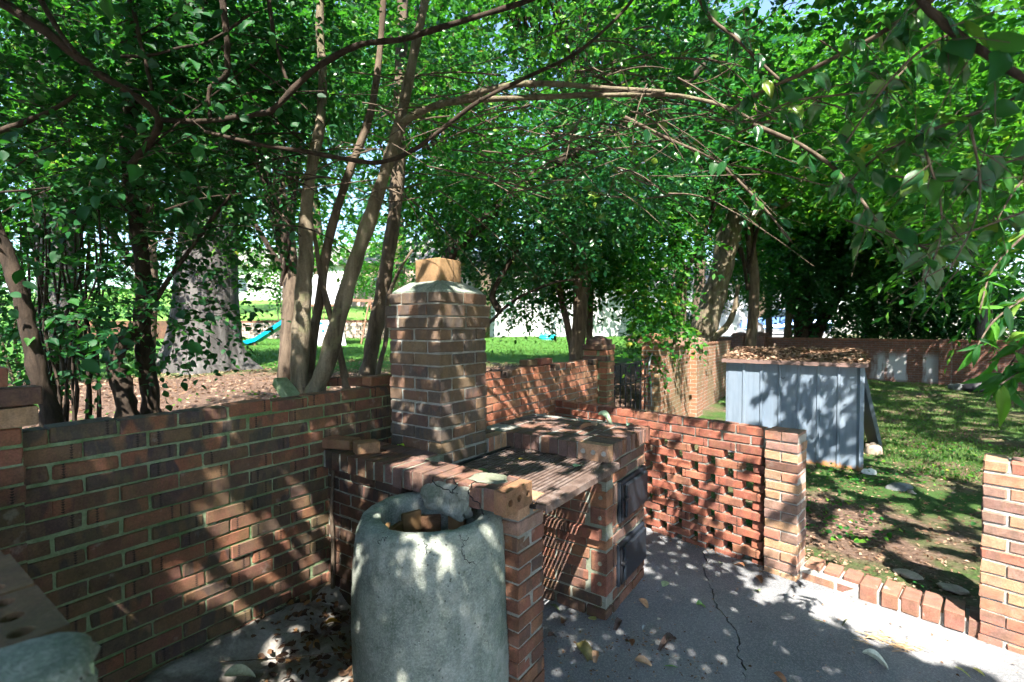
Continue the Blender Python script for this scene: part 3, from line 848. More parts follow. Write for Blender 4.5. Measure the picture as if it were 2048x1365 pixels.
# iron grate (lifts off)
grate = empty('grill_grate', wc(1.75, .95, .93), 'rusty flat-bar cooking grate laid between the brick ledge and counter', 'grate')
mb = MB(); mb.box(wc(1.755, 1.293, .925), (.40, .026, .012), AD, .003); mb.box(wc(1.755, 1.318, .917), (.40, .004, .018), AD, .002); mb.build('front_rail', M_RUST, grate)
mb = MB(); mb.box(wc(1.78, .603, .93), (.36, .010, .014), AD, .002); mb.build('back_rail', M_IRON, grate)
for aa in (1.362, 2.12):
    mb = MB(); mb.box(wc(aa, .94, .918), (.010, .33, .008), AD, .002); mb.build('side_rail', M_IRON, grate)
v, f = cbox((.375, .0078, .0055), .002)
bme = bpy.data.meshes.new('bar'); bme.from_pydata(v, [], f); bme.materials.append(M_RUST)
for i in range(25):
    o = bpy.data.objects.new('bar', bme); col.objects.link(o); o.parent = grate
    o.location = Vector(wc(1.742, .628 + i * .0263, .932) - ORG['grill_grate']); o.rotation_euler = (0, 0, AD + random.gauss(0, .002))

# ---- round concrete bin against the ledge
bin_c = wc(1.090, .905, 0)
bn = empty('concrete_bin', bin_c, 'round weathered grey concrete bin with broken rim beside the barbecue', 'bin')
prof = [(.352, .0), (.352, .12), (.350, .35), (.347, .60), (.344, .74), (.338, .82), (.330, .868), (.318, .897), (.303, .911), (.28, .917), (.250, .915), (.237, .908), (.229, .89), (.224, .80), (.222, .60), (.222, .42)]
nseg = 180; V = []; F = []
_pp = []
for i in range(len(prof) - 1):
    (r0, z0), (r1, z1) = prof[i], prof[i + 1]; k_ = max(1, int(math.hypot(r1 - r0, z1 - z0) / .016))
    _pp += [(r0 + (r1 - r0) * j / k_, z0 + (z1 - z0) * j / k_, i) for j in range(k_)]
_pp.append((*prof[-1], len(prof) - 1)); _kn = np.random.default_rng(44).normal(0, 1, (18, 3)) * np.concatenate([np.full(6, 9), np.full(6, 24), np.full(6, 60)])[:, None]; _ph = np.random.default_rng(45).uniform(0, 6.3, 18); _am = np.concatenate([np.full(6, .0022), np.full(6, .0010), np.full(6, .0006)])
prof = [(r, z) for r, z, i in _pp]; _ring = [i for r, z, i in _pp]
sn = np.random.default_rng(3)
for i, (r_, z_) in enumerate(prof):
    for k in range(nseg):
        th = 2 * math.pi * k / nseg
        wob = .004 * math.sin(3 * th + 1) + .0015 * math.sin(7 * th + z_ * 5)
        br = 0
        if 8 <= _ring[i] <= 11: br = .014 * max(0, math.sin(5 * th + .7)) * max(0, math.sin(11 * th)) - .004
        q_ = np.array([r_ * math.cos(th), r_ * math.sin(th), z_]); wob += float((np.sin(_kn @ q_ + _ph) * _am).sum())
        rr = r_ * .93 + wob + br
        zz = z_ + (.002 * math.sin(4 * th + .5) if z_ > .8 else 0)
        V.append(bin_c + np.array([rr * math.cos(th), rr * math.sin(th), zz]))
for i in range(len(prof) - 1):
    for k in range(nseg): F.append((i * nseg + k, i * nseg + (k + 1) % nseg, (i + 1) * nseg + (k + 1) % nseg, (i + 1) * nseg + k))
F.append(tuple((len(prof) - 1) * nseg + k for k in range(nseg)))
mb = MB(); mb.add(V, F); shell = mb.build('shell', M_BIN, bn, smooth=True)
for (x, y), (x2, y2) in (((810, 1072), (825, 1110)), ((858, 1088), (862, 1130)), ((920, 1072), (935, 1120))):
    pass
# clay lining slabs inside the bin
for k, th in enumerate((100, 128, 157, 185, 60)):
    mb = MB(); c = bin_c + np.array([.187 * math.cos(R(th)), .187 * math.sin(R(th)), .66 + .03 * (k % 2)])
    mb.box(c, (.011, .047, .16), R(th), .004); mb.build('clay_slab', (M_ORNG, M_CLAYD, M_CLAYD, M_CLAYD, M_CLAYD)[k], bn)
mb = MB(); mb.box(bin_c + np.array([.02, .10, .62]), (.09, .012, .12), R(10), .004); mb.build('clay_slab', M_CLAYD, bn)
#cracks in the render patch and on the bin
def oncyl(px, py, rad):
    v = (px - CXP) / FPX * CR - (py - CYP) / FPX * CU + _f; o_ = np.array([0, 0, HC]) - bin_c
    A_ = v[0] ** 2 + v[1] ** 2; B_ = 2 * (o_[0] * v[0] + o_[1] * v[1]); C_ = o_[0] ** 2 + o_[1] ** 2 - rad ** 2
    t_ = (-B_ - math.sqrt(max(B_ * B_ - 4 * A_ * C_, 0))) / (2 * A_); return np.array([0, 0, HC]) + v * t_
for pl in ([(849, 1082), (852, 1092), (850, 1110)], [(918, 1070), (926, 1083), (938, 1075)], [(926, 1083), (926, 1110), (934, 1124), (950, 1128)], [(757, 1090), (762, 1080), (775, 1074)]):
    crackline(shell, [oncyl(x, y, .3235) for x, y in pl], .0013)

# two loose bricks and a stone chip on the ledge
loose(0, 'loose orange brick lying against the mossy wall on the barbecue ledge', wc(1.235, .085, 1.035 + .03), AN + .25 + math.pi / 2 * 0, (.195, .09, .058), M_ORNG)
loose(0, 'broken orange brick piece resting in front on the barbecue ledge', wc(1.245, .285, 1.035 + .034), AN + 1.15, (.125, .085, .066), M_ORNG)

# ------------------------------------------------------------------ openwork screen wall with end pier
scr = empty('openwork_brick_wall', pq(-1.2, .05), 'low red openwork brick screen wall running from barbecue to its end pier', 'wall')
TOPZ = .985; CS = .0677
mb = MB()
mb.box((pq(-1.2, .0475, TOPZ - 1.5 * CS - .003)), (.97, .040, 1.5 * CS - .006), AK)
pads = mb
p_lo, p_hi = -2.16, -.245
for r_ in range(15):
    zc = TOPZ - CS * (r_ + .5)
    if zc < -.02: break
    if r_ < 3:
        o_ = -.335 - (.1 if r_ % 2 else 0)
        for i in range(-2, 12):
            hi = o_ + .1 - i * .2044; lo = hi - .194
            lo, hi = max(lo, p_lo), min(hi, p_hi)
            if hi - lo > .04: brick(scr, pq((lo + hi) / 2, .0465, zc), AK, (hi - lo, BW, BH), M_RED, 1.2)
    else:
        o_ = -.26 if r_ % 2 else -.39
        for i in range(0, 9):
            hi = o_ - i * .26; lo = hi - .192
            lo2, hi2 = max(lo, p_lo), min(hi, p_hi)
            if hi2 - lo2 > .06: brick(scr, pq((lo2 + hi2) / 2, .0465, zc), AK, (hi2 - lo2, BW, BH), M_RED, 1.0)
        if r_ % 2 == 0: brick(scr, pq(-.285, .062, zc), AK, (.075, .085, BH), M_RED, 1.2)
        # mortar beds only where bricks overlap
        for i in range(0, 17):
            c = -.26 - .161 - i * .13
            if c < p_lo + .03 or c > p_hi - .02: continue
            pads.box(pq(c, .0465, zc + CS / 2), (.034, .040, .0062), AK)
pads.build('mortar', M_MORT, scr)
mb = MB(); mb.box(pq(-.117, .05, TOPZ / 2 - .008), (.100, .092, TOPZ / 2 - .012), AK); ep = mb.build('end_pier', M_MORTW, scr)
for r_ in range(15):
    zc = TOPZ - CS * (r_ + .5)
    if zc < -.02: break
    if r_ % 2 == 0:
        for s in (-1, 1): brick(ep, pq(-.117 + s * .053, .05, zc), AK + math.pi / 2, (.204, .098, BH), M_TAN, 1.3)
    else:
        for s in (-1, 1): brick(ep, pq(-.117, .05 + s * .053, zc), AK, (.206, .098, BH), M_TAN if r_ > 6 or r_ % 3 else M_GRILL, 1.3)
# ---- right gate column
colm = empty('brick_column', pq(1.03, .06), 'sunlit tan brick column at the right edge of the picture', 'column')
cX = float((np.array([2.51, 2.561]) - K0) @ KD); cQ = float((np.array([2.51, 2.561]) - K0) @ KM)
CWd, CDp = .405, .21
mb = MB(); mb.box(pq(cX + CWd / 2, cQ + CDp / 2, .485), (CWd / 2 - .007, CDp / 2 - .007, .487), AK); mb.build('mortar', M_MORTW, colm)
for r_ in range(15):
    zc = .986 - CS * (r_ + .5)
    if zc < -.01: break
    if r_ % 2 == 0:
        brick(colm, pq(cX + .047, cQ + CDp / 2, zc), AK + math.pi / 2, (CDp, .094, BH), M_TAN, 1.5)
        for s in (0, 1): brick(colm, pq(cX + .2025, cQ + (BW / 2 if s == 0 else CDp - BW / 2), zc), AK, (.195, BW, BH), M_TAN, 1.3)
        brick(colm, pq(cX + CWd - .047, cQ + CDp / 2, zc), AK + math.pi / 2, (CDp, .094, BH), M_TAN, 1.5)
    else:
        for s in (0, 1):
            for t_ in (0, 1): brick(colm, pq(cX + .0985 + t_ * .207, cQ + (.05 if s == 0 else CDp - .05), zc), AK, (.197, .099, BH), M_TAN, 1.4)
# ---- brick kerb between the piers
kerb = empty('brick_kerb', pq(.4, .1), 'low crumbling brick kerb between the screen wall and right column', 'kerb')
mb = MB(); mb.box(pq(.42, .09, .03), (.43, .082, .040), AK); mb.build('mortar', M_MORTW, kerb)
for i in range(3): brick(kerb, pq(.055 + i * .105, .12, .062), AK + math.pi / 2, (.15, .088, .07), M_KERB, 2.5)
brick(kerb, pq(.09, .035, .03), AK, (.19, .06, .055), M_KERB, 2); brick(kerb, pq(.255, .035, .028), AK, (.12, .06, .05), M_KERB, 2)
for i in range(8): brick(kerb, pq(.365 + i * .0985, .088, .048 + random.uniform(-.006, .006)), AK + math.pi / 2, (.19 + random.uniform(-.015, .01), .084, .098), M_KERB, 3)
#==PART3==
# ------------------------------------------------------------------ gate, far walls
def bricktex_mat(name, dr, c1, c2, mortar, white=None, moss=0.0, rowh=.0677):
    m, t, b = newmat(name); P = pos(t)
    dt = nd(t, 'ShaderNodeVectorMath', operation='DOT_PRODUCT'); t.links.new(P, dt.inputs[0]); dt.inputs[1].default_value = (dr[0], dr[1], 0)
    s = nd(t, 'ShaderNodeSeparateXYZ'); t.links.new(P, s.inputs[0])
    cv = nd(t, 'ShaderNodeCombineXYZ'); t.links.new(dt.outputs['Value'], cv.inputs[0]); t.links.new(s.outputs[2], cv.inputs[1])
    br = t.nodes.new('ShaderNodeTexBrick'); t.links.new(cv.outputs[0], br.inputs['Vector'])
    br.inputs['Scale'].default_value = 1; br.inputs['Brick Width'].default_value = .2044; br.inputs['Row Height'].default_value = rowh
    br.inputs['Mortar Size'].default_value = .006; br.inputs['Mortar Smooth'].default_value = .2
    br.inputs['Color1'].default_value = (*c1, 1); br.inputs['Color2'].default_value = (*c2, 1); br.inputs['Mortar'].default_value = (*mortar, 1)
    c = br.outputs['Color']
    n1 = noise(t, P, 7, 5, .65)
    c = mixc(t, .7, c, ramp(t, n1, [(.3, (.55,) * 3), (.7, (1.2,) * 3)]), 'MULTIPLY')
    if moss: c = mixc(t, math_(t, 'MULTIPLY', ramp(t, noise(t, mapping(t, P, (1, 1, .25)), 4, 4, .6), [(.42, (0, 0, 0)), (.6, (1, 1, 1))]), moss), c, (.085, .095, .035))
    if white:
        u0, u1 = white
        du = math_(t, 'ABSOLUTE', math_(t, 'SUBTRACT', dt.outputs['Value'], (u0 + u1) / 2))
        win = ramp(t, math_(t, 'DIVIDE', du, (u1 - u0)), [(.35, (1, 1, 1)), (.55, (0, 0, 0))])
        zz = ramp(t, s.outputs[2], [(.05, (0, 0, 0)), (.15, (1, 1, 1)), (.75, (1, 1, 1)), (.95, (0, 0, 0))])
        n2 = noise(t, mapping(t, P, (1.6, 1.6, .35)), 1.5, 4, .6)
        wf = math_(t, 'MULTIPLY', math_(t, 'MULTIPLY', win, zz), ramp(t, n2, [(.47, (0, 0, 0)), (.56, (1, 1, 1))]))
        c = mixc(t, math_(t, 'MULTIPLY', wf, .8), c, (.42, .44, .47))
    t.links.new(c, b.inputs['Base Color']); b.inputs['Roughness'].default_value = .9
    bump(t, b, math_(t, 'SUBTRACT', math_(t, 'MULTIPLY', n1, .3), br.outputs['Fac']), .6, .008)
    return m
M_BTX = bricktex_mat('garden_wall_bricks', D2 + N2, (.30, .12, .065), (.22, .10, .055), (.30, .29, .24), moss=.55)
def cap_pyramid(mb, c, h, ang, z0, step=.035):
    mb.box((c[0], c[1], z0 + .03), (h + .03, h + .03, .03), ang, .006)
    mb.box((c[0], c[1], z0 + .09), (h, h, .03), ang, .006)
    ca, sa = math.cos(ang), math.sin(ang)
    V = []
    for hh, z in ((h - .03, z0 + .12), (.03, z0 + .16)):
        for sx, sy in ((-1, -1), (1, -1), (1, 1), (-1, 1)): V.append((c[0] + (sx * ca - sy * sa) * hh, c[1] + (sx * sa + sy * ca) * hh, z))
    mb.add(V, [(0, 1, 5, 4), (1, 2, 6, 5), (2, 3, 7, 6), (3, 0, 4, 7), (4, 5, 6, 7)])
mb = MB(); core_box(mb, -9, -.43, -.10, -.005, 0, 1.33); mb.build('wall_face', M_BTX, wall)
gp = empty('gate_pier', wc(4.83, 0, 0), 'mossy brick gate pier at the left side of the iron gate', 'pier', 'brick gate piers')
mb = MB(); core_box(mb, 4.727, 4.933, -.19, .103, 0, 1.43); mb.build('mortar', M_MORTG, gp)
for k in range(12):
    zc = 1.40 - .0677 * k
    if k % 2:
        brick(gp, wc(4.72 + .046, -.04, zc), AN, (.30, BW, BH), M_SOOTB if k < 2 else M_BACKW, 1); brick(gp, wc(4.94 - .055, -.04, zc), AN, (.30, .10, BH), M_BACKW, 1)
    else:
        brick(gp, wc(4.83, .11 - .046, zc), AD, (.22, BW, BH), M_BACKW, 1); brick(gp, wc(4.83, -.10, zc), AD, (.22, .17, BH), M_BACKW, 1)
mb = MB(); cap_pyramid(mb, wc(4.83, -.04), .115, AD, 1.435); mb.build('pier_cap', M_SOOTB, gp)
gp2 = empty('gate_pier', wc(6.74, 0, 0), 'mossy brick gate pier at the right side of the iron gate', 'pier', 'brick gate piers')
mb = MB(); core_box(mb, 6.54, 6.94, -.14, .11, 0, 1.45); mb.build('shaft', M_BTX, gp2)
mb = MB(); cap_pyramid(mb, wc(6.74, -.01), .17, AD, 1.452); mb.build('pier_cap', M_BACKW, gp2)
rw = empty('brick_wall', wc(9.5, 0, 0), 'stained brick wall section between the iron gate and the metal shed', 'wall')
mb = MB(); core_box(mb, 6.95, 12.3, -.10, 0, 0, 1.33); mb.build('wall_face', M_BTX, rw)
mb = MB(); core_box(mb, 6.95, 8.59, -.115, .012, 1.333, 1.37); core_box(mb, 9.06, 12.3, -.115, .012, 1.333, 1.37); mb.build('coping', M_BACKW, rw)
gp3 = empty('brick_pier', wc(8.83, 0, 0), 'brick pier with pale stepped cap in the stained wall left of the shed', 'pier')
mb = MB(); core_box(mb, 8.6, 9.05, -.17, .13, 0, 1.36); mb.build('shaft', M_BTX, gp3)
mb = MB(); cap_pyramid(mb, wc(8.83, -.02), .19, AD, 1.362); mb.build('pier_cap', M_TAN, gp3)
# iron gate
gate = empty('iron_gate', wc(5.7, 0, .35), 'black wrought iron garden gate between two brick piers', 'gate')
mk = MB(); mk.tube([(0, 0, 0), (0, 0, .98)], .009, 6); vb = None
for i in range(9):
    a_ = 5.02 + i * .178; mb = MB(); top = 1.27 - .06 * math.sin(math.pi * i / 8)
    mb.tube([wc(a_, .0, .36), wc(a_ + .01, .0, top)], .010, 6); mb.build('bar', M_GATE, gate)
for zz, sag in ((.45, 0), (.98, .03), (1.27, .06)):
    mb = MB(); mb.tube([wc(5.0 + i * .19, 0, zz - sag * math.sin(math.pi * i / 8)) for i in range(9)], .011, 6); mb.build('cross_rail', M_GATE, gate)
for a_ in (4.975, 6.50):
    s = 1 if a_ < 5.5 else -1
    mb = MB(); mb.tube([wc(a_ - s * .0, .02, .55), wc(a_ + s * .03, .02, .9), wc(a_ + s * .10, .02, 1.05), wc(a_ + s * .08, .02, 1.22), wc(a_ - s * .02, .02, 1.31)], .012, 6, smooth_n=4); mb.build('scroll', M_GATES, gate)
# ------------------------------------------------------------------ shed
SF0, SF1 = np.array([2.78, 6.24]), np.array([3.95, 5.47]); SL = np.linalg.norm(SF1 - SF0); SE = (SF1 - SF0) / SL; SGd = np.array([-SE[1], SE[0]])
AS = math.atan2(SE[1], SE[0])
def sh(u, v, z): p = SF0 + SE * u + SGd * v; return np.array([p[0], p[1], z])
m, t, b = newmat('shed_paint'); P = pos(t)
s_ = nd(t, 'ShaderNodeSeparateXYZ'); t.links.new(P, s_.inputs[0])
c = ramp(t, noise(t, mapping(t, P, (1, 1, .3)), 5, 4, .6), [(.3, (.115, .155, .205)), (.7, (.165, .205, .25))])
rz = math_(t, 'ADD', s_.outputs[2], math_(t, 'MULTIPLY', noise(t, P, 4, 6, .7), -.40))
c = mixc(t, .55, c, ramp(t, noise(t, mapping(t, P, (1, 1, .08)), 22, 4, .6), [(.35, (.72, .72, .72)), (.55, (1, 1, 1))]), 'MULTIPLY')
c = mixc(t, ramp(t, math_(t, 'ADD', rz, .5), [(.36, (1, 1, 1)), (.40, (0, 0, 0))]), c, (.30, .15, .06))
t.links.new(c, b.inputs['Base Color']); b.inputs['Roughness'].default_value = .5; M_SHED = m
M_ROOF = rough_mat('roof_dirt', (.06, .038, .026), (.15, .095, .066), 18, 70, (.20, .14, .10), .5, .95, 1, .02)
M_FASC = flat_mat('roof_edge', (.16, .10, .085), .6)
shed = empty('metal_shed', sh(.7, .5, 0), 'small pale blue ribbed metal shed with leaf-covered sloping roof', 'shed')
SH = 1.245; SD = 1.05
mb = MB()
for (u0, v0, u1, v1) in ((0, SD, SL, SD), (0, 0, 0, SD), (SL, 0, SL, SD)):
    mb.beam(sh(u0, v0, SH / 2), sh(u1, v1, SH / 2), .02, SH)
mb.build('shell', M_SHED, shed)
npan = 7; pw = SL / npan
for i in range(npan):
    mb = MB(); mb.box(sh((i + .5) * pw, 0, SH / 2 + .01), (pw / 2 - .012, .006, SH / 2 - .004), AS, .002); mb.build('panel', M_SHED, shed)
    mb = MB(); x0 = (i + 1) * pw
    prof_ = [(-.022, .002), (-.012, -.022), (.012, -.022), (.022, .002)]
    V = [sh(x0 + a_, b_, z) for z in (.012, SH) for a_, b_ in prof_]
    mb.add(V, [(0, 1, 5, 4), (1, 2, 6, 5), (2, 3, 7, 6)]); mb.build('rib', M_SHED, shed)
mb = MB(); mb.beam(sh(SL + .005, -.012, 0), sh(SL + .005, -.012, SH), .05, .05); mb.build('corner_post', M_SHED, shed)
mb = MB()
rv = [sh(-.05, -.07, SH + .012), sh(SL + .07, -.07, SH + .002), sh(SL + .07, SD + .07, SH + .115), sh(-.05, SD + .07, SH + .125)]
mb.add(rv + [p + np.array([0, 0, .03]) for p in rv], [(3, 2, 1, 0), (4, 5, 6, 7), (0, 1, 5, 4), (1, 2, 6, 5), (2, 3, 7, 6), (3, 0, 4, 7)]); roof = mb.build('roof', M_ROOF, shed)
mb = MB(); mb.beam(sh(-.05, -.078, SH + .018), sh(SL + .07, -.078, SH + .008), .014, .046); mb.build('fascia', M_FASC, shed)
mb = MB(); mb.tube([sh(.62, -.012, 1.08), sh(.625, -.022, 1.065), sh(.64, -.024, 1.06), sh(.652, -.012, 1.078)], .004, 6); mb.build('hook', M_GATE, shed)
M_BOARD = flat_mat('board_paint', (.09, .12, .155), .55)
lb = MB(); Bq, Tq = np.array([4.97, 6.41, -.02]), np.array([4.22, 5.78, 1.21]); wv = np.array([.20, .50, 0]); nv = np.cross(Tq - Bq, wv); nv = nv / np.linalg.norm(nv) * .04
lb.add([Bq, Bq + wv, Tq + wv, Tq, Bq + nv, Bq + wv + nv, Tq + wv + nv, Tq + nv], [(0, 1, 2, 3), (7, 6, 5, 4), (0, 4, 5, 1), (1, 5, 6, 2), (2, 6, 7, 3), (3, 7, 4, 0)])
o = lb.build('leaning_panel', M_BOARD, None, org=(4.97, 6.5, 0)); tag(o, 'blue metal panel leaning against the right side of the shed', 'panel')
# ------------------------------------------------------------------ far brick wall
FW0, FW1 = np.array([5.2, 21.8]), np.array([15.0, 9.6]); FD = (FW1 - FW0) / np.linalg.norm(FW1 - FW0); AF = math.atan2(FD[1], FD[0])
u_at = lambda px: float(((lambda r_: FW0 + FD * np.linalg.solve(np.array([[FD[0], -r_], [FD[1], -1]]), -FW0)[0])((px - CXP) / FPX)) @ FD)
M_FTX = bricktex_mat('far_wall_bricks', FD, (.17, .07, .046), (.12, .052, .038), (.15, .13, .115), white=(u_at(1738), u_at(1886)))
fw = empty('brick_wall', ((FW0 + FW1) / 2).tolist() + [0], 'far red brick garden wall with flaking white paint patches behind the grass', 'wall')
Lf = np.linalg.norm(FW1 - FW0); cF = (FW0 + FW1) / 2 + np.array([-FD[1], FD[0]]) * .06
mb = MB(); mb.box((cF[0], cF[1], .62), (Lf / 2, .06, .64), AF); mb.build('wall_face', M_FTX, fw)
mb = MB(); mb.box((cF[0], cF[1], 1.29), (Lf / 2, .085, .028), AF); mb.build('coping', M_BACKW, fw)
def fpier(px, h, lab, cap=True, wd=.2):
    r_ = (px - CXP) / FPX; p = FW0 + FD * np.linalg.solve(np.array([[FD[0], -r_], [FD[1], -1]]), -FW0)[0]
    e = empty('brick_pier', (p[0], p[1], 0), lab, 'pier', 'far wall piers')
    mb = MB(); mb.box((p[0], p[1], h / 2), (wd, wd, h / 2), AF); mb.build('shaft', M_FTX, e)
    if cap: mb = MB(); cap_pyramid(mb, p, wd, AF, h + .002); mb.build('pier_cap', M_FTX, e)
fpier(1480, 1.34, 'left of two dark stepped brick piers seen above the shed roof'); fpier(1522, 1.34, 'right of two dark stepped brick piers seen above the shed roof')
fpier(1893, 1.33, 'dark flat brick pilaster dividing the far right wall', False, .13)
# ------------------------------------------------------------------ stones and rubbish in the yard
M_STONE = rough_mat('stone', (.22, .17, .13), (.38, .31, .25), 9, 60); M_STOND = rough_mat('dark_stone', (.07, .075, .08), (.15, .16, .16), 9, 60)
M_STONW = rough_mat('white_stone', (.50, .49, .47), (.70, .69, .66), 9, 60); M_BLACK = flat_mat('black_plastic', (.012, .012, .016), .45)
def stone(px, py, h, mat, label, seed, z=.04, name='stone'):
    p = onz(px, py, .05); o = lump(name, None, (p[0], p[1], z), h, mat, seed * .7, seed, .35, 3, 2.4); return tag(o, label, 'stone' if name != 'rubbish_bag' else 'bag')
stone(1748, 908, (.10, .09, .09), M_STONE, 'round brown stone at the foot of the leaning panel', 3, .09)
stone(1739, 948, (.07, .05, .05), M_STONW, 'white stone at the right foot of the shed', 4, .06)
stone(1800, 982, (.13, .09, .055), M_STOND, 'flat dark grey rock in the weeds right of the shed', 5, .06)
stone(1822, 990, (.045, .04, .035), M_STONE, 'small tan stone beside the flat dark rock', 6, .06)
stone(1815, 1150, (.08, .06, .012), M_STONE, 'larger flat tan stepping stone behind the brick kerb', 7, .055, 'stepping_stone')
stone(1905, 1178, (.07, .055, .012), M_STONE, 'flat tan stepping stone nearest the right column', 8, .05, 'stepping_stone')
stone(1960, 783, (.38, .26, .17), M_BLACK, 'black rubbish bag slumped at the foot of the far wall', 9, .15, 'rubbish_bag')
stone(1918, 780, (.22, .2, .11), M_STOND, 'dark grey rock left of the black bag by the far wall', 10, .1)
for i, (px, py) in enumerate(((540, 790), (580, 782))):
    pass
mv = MB(); mv.box(at(572, 783, 2.95), (.05, .10, .05), AN + .3, .004)
tb = loose(0, 'tilted mossy green brick lying behind the wall at the pale tree', at(574, 781, 2.9), AN, (.19, .09, .058), M_MORTG, .62)
loose(0, 'red brick lying behind the wall right of the pale tree', at(700, 763, 3.15), AD - .8, (.30, .09, .058), M_WALL)
# ------------------------------------------------------------------ houses, drive, car, play set
def siding_mat(name, c, sc=6.0):
    m, t, b = newmat(name); P = pos(t); s = nd(t, 'ShaderNodeSeparateXYZ'); t.links.new(P, s.inputs[0])
    f_ = math_(t, 'FRACT', math_(t, 'MULTIPLY', s.outputs[2], sc))
    n1 = noise(t, P, 3, 3); k = ramp(t, n1, [(.3, (.9,) * 3), (.7, (1.0,) * 3)])
    t.links.new(mixc(t, 1, c, k, 'MULTIPLY'), b.inputs['Base Color']); b.inputs['Roughness'].default_value = .6
    bump(t, b, f_, .5, .02); return m
M_SIDE = siding_mat('white_siding', (.52, .52, .54)); M_ROOFT = rough_mat('roof_shingle', (.13, .12, .12), (.22, .21, .20), 4, 30)
M_TRIM = flat_mat('trim', (.30, .31, .33), .6); M_GLASS = flat_mat('dark_glass', (.03, .045, .06), .08, 0, .8, .1)
M_BRK = rough_mat('pink_brick', (.33, .23, .19), (.43, .32, .28), 3, 60)
def house(label, p0, p1, depth, z0, zt, roofh, mat, wins=()):
    p0, p1 = np.array(p0, float), np.array(p1, float); e = (p1 - p0) / np.linalg.norm(p1 - p0); L_ = np.linalg.norm(p1 - p0); g = np.array([-e[1], e[0]]); an = math.atan2(e[1], e[0])
    H_ = empty('house', (*((p0 + p1) / 2), z0), label, 'house'); q = lambda u, v, z: np.array([*(p0 + e * u + g * v), z])
    c = q(L_ / 2, depth / 2, (z0 + zt) / 2); mb = MB(); mb.box(c, (L_ / 2, depth / 2, (zt - z0) / 2), an); mb.build('wall', mat, H_)
    mb = MB(); c = q(L_ / 2, depth / 2, z0 - .1); mb.box(c, (L_ / 2 + .02, depth / 2 + .02, .25), an); mb.build('foundation', M_TRIM, H_)
    mb = MB(); o_ = .4
    V = [q(-o_, -o_, zt), q(L_ + o_, -o_, zt), q(L_ + o_, depth + o_, zt), q(-o_, depth + o_, zt), q(-o_, depth / 2, zt + roofh), q(L_ + o_, depth / 2, zt + roofh)]
    V = [v + np.array([0, 0, .01]) for v in V]
    mb.add(V, [(0, 1, 5, 4), (2, 3, 4, 5), (3, 0, 4), (1, 2, 5), (3, 2, 1, 0)]); mb.build('roof', M_ROOFT, H_)
    for u, z, w_, h_ in wins:
        mb = MB(); mb.box(q(u, -.03, z), (w_ / 2, .03, h_ / 2), an, .01); wn = mb.build('window', M_TRIM, H_)
        mb = MB(); mb.box(q(u, -.055, z), (w_ / 2 - .07, .02, h_ / 2 - .07), an); mb.build('pane', M_GLASS, wn)
    return H_
house('white sided house behind the lawn right of the chimney', (-1.5, 27.0), (8.4, 28.5), 9, 1.06, 4.4, 2.2, M_SIDE, ((9.0, 3.0, 1.1, 1.3),))
house('white house on the rise behind the play set', (-30, 47), (-9.5, 45.5), 9, 4.25, 7.6, 2.6, M_SIDE, ((4, 5.9, 1.2, 1.4), (12.5, 5.9, 1.2, 1.4)))
house('pinkish brick house partly hidden behind the play set trees', (-13, 37.5), (-4.5, 36.5), 8, 3.2, 6.6, 2.4, M_BRK, ((3, 5.2, 1.0, 1.2), (6.4, 5.2, 1.0, 1.2)))
house('pale house behind the drive and the blue car', (10.2, 34.5), (23, 36), 9, 1.25, 4.6, 2.4, M_SIDE, ((5, 3.2, 1.1, 1.2), (9, 3.2, 1.1, 1.2)))
M_DRV = rough_mat('drive_concrete', (.36, .35, .345), (.44, .43, .42), 2, 30)
def drv(U, V): return np.stack([U * V / 19 + .0, V, np.maximum(lawn_z(U * V / 19, V) + .03, 1.0 + (V - 19) * .028)], -1)
grid_obj('driveway', np.linspace(7.9, 12.6, 8), np.linspace(18.5, 34.2, 14), drv, M_DRV)
M_CARB = flat_mat('car_blue', (.03, .10, .28), .25, .3, .6, .1); M_TYRE = flat_mat('tyre', (.02, .02, .02), .8); M_RIM = flat_mat('rim', (.45, .45, .47), .35, .8); M_LIGHT = flat_mat('lamp_red', (.4, .03, .02), .3)
def car(loc, ang):
    C_ = empty('parked_car', loc, 'blue car parked on the drive beyond the shed', 'car'); ca, sa = math.cos(ang), math.sin(ang)
    T_ = lambda x, y, z: np.array([loc[0] + x * ca - y * sa, loc[1] + x * sa + y * ca, loc[2] + z])
    def ex(prof_, w0, w1):
        n = len(prof_); V = [T_(x, -(w0 if z < .8 else w1), z) for x, z in prof_] + [T_(x, (w0 if z < .8 else w1), z) for x, z in prof_]
        return V, [tuple(range(n))[::-1], tuple(range(n, 2 * n))] + [(i, (i + 1) % n, n + (i + 1) % n, n + i) for i in range(n)]
    mb = MB(); mb.add(*ex([(-2.2, .3), (2.2, .3), (2.25, .55), (2.1, .8), (1.0, .92), (.35, 1.35), (-.9, 1.42), (-1.75, .98), (-2.2, .9), (-2.25, .55)], .88, .70)); mb.build('body', M_CARB, C_)
    mb = MB(); mb.add(*ex([(.92, .95), (.33, 1.31), (-.88, 1.37), (-1.6, .98)], .715, .715)); mb.build('side_window', M_GLASS, C_)
    for x in (-1.35, 1.35):
        for y in (-.82, .82):
            mb = MB(); mb.tube([T_(x, y - .1, .32), T_(x, y + .1, .32)], .32, 18); wh = mb.build('wheel', M_TYRE, C_)
            mb = MB(); mb.tube([T_(x, y - .11, .32), T_(x, y + .11, .32)], .19, 14); mb.build('rim', M_RIM, wh)
    for y in (-.6, .6):
        mb = MB(); mb.box(T_(-2.24, y, .72), (.03, .15, .08), ang, .01); mb.build('tail_light', M_LIGHT, C_)
        mb = MB(); mb.box(T_(2.2, y, .66), (.04, .17, .07), ang, .01); mb.build('headlight', M_RIM, C_)
car((15.2, 27.2, 1.27), R(160))
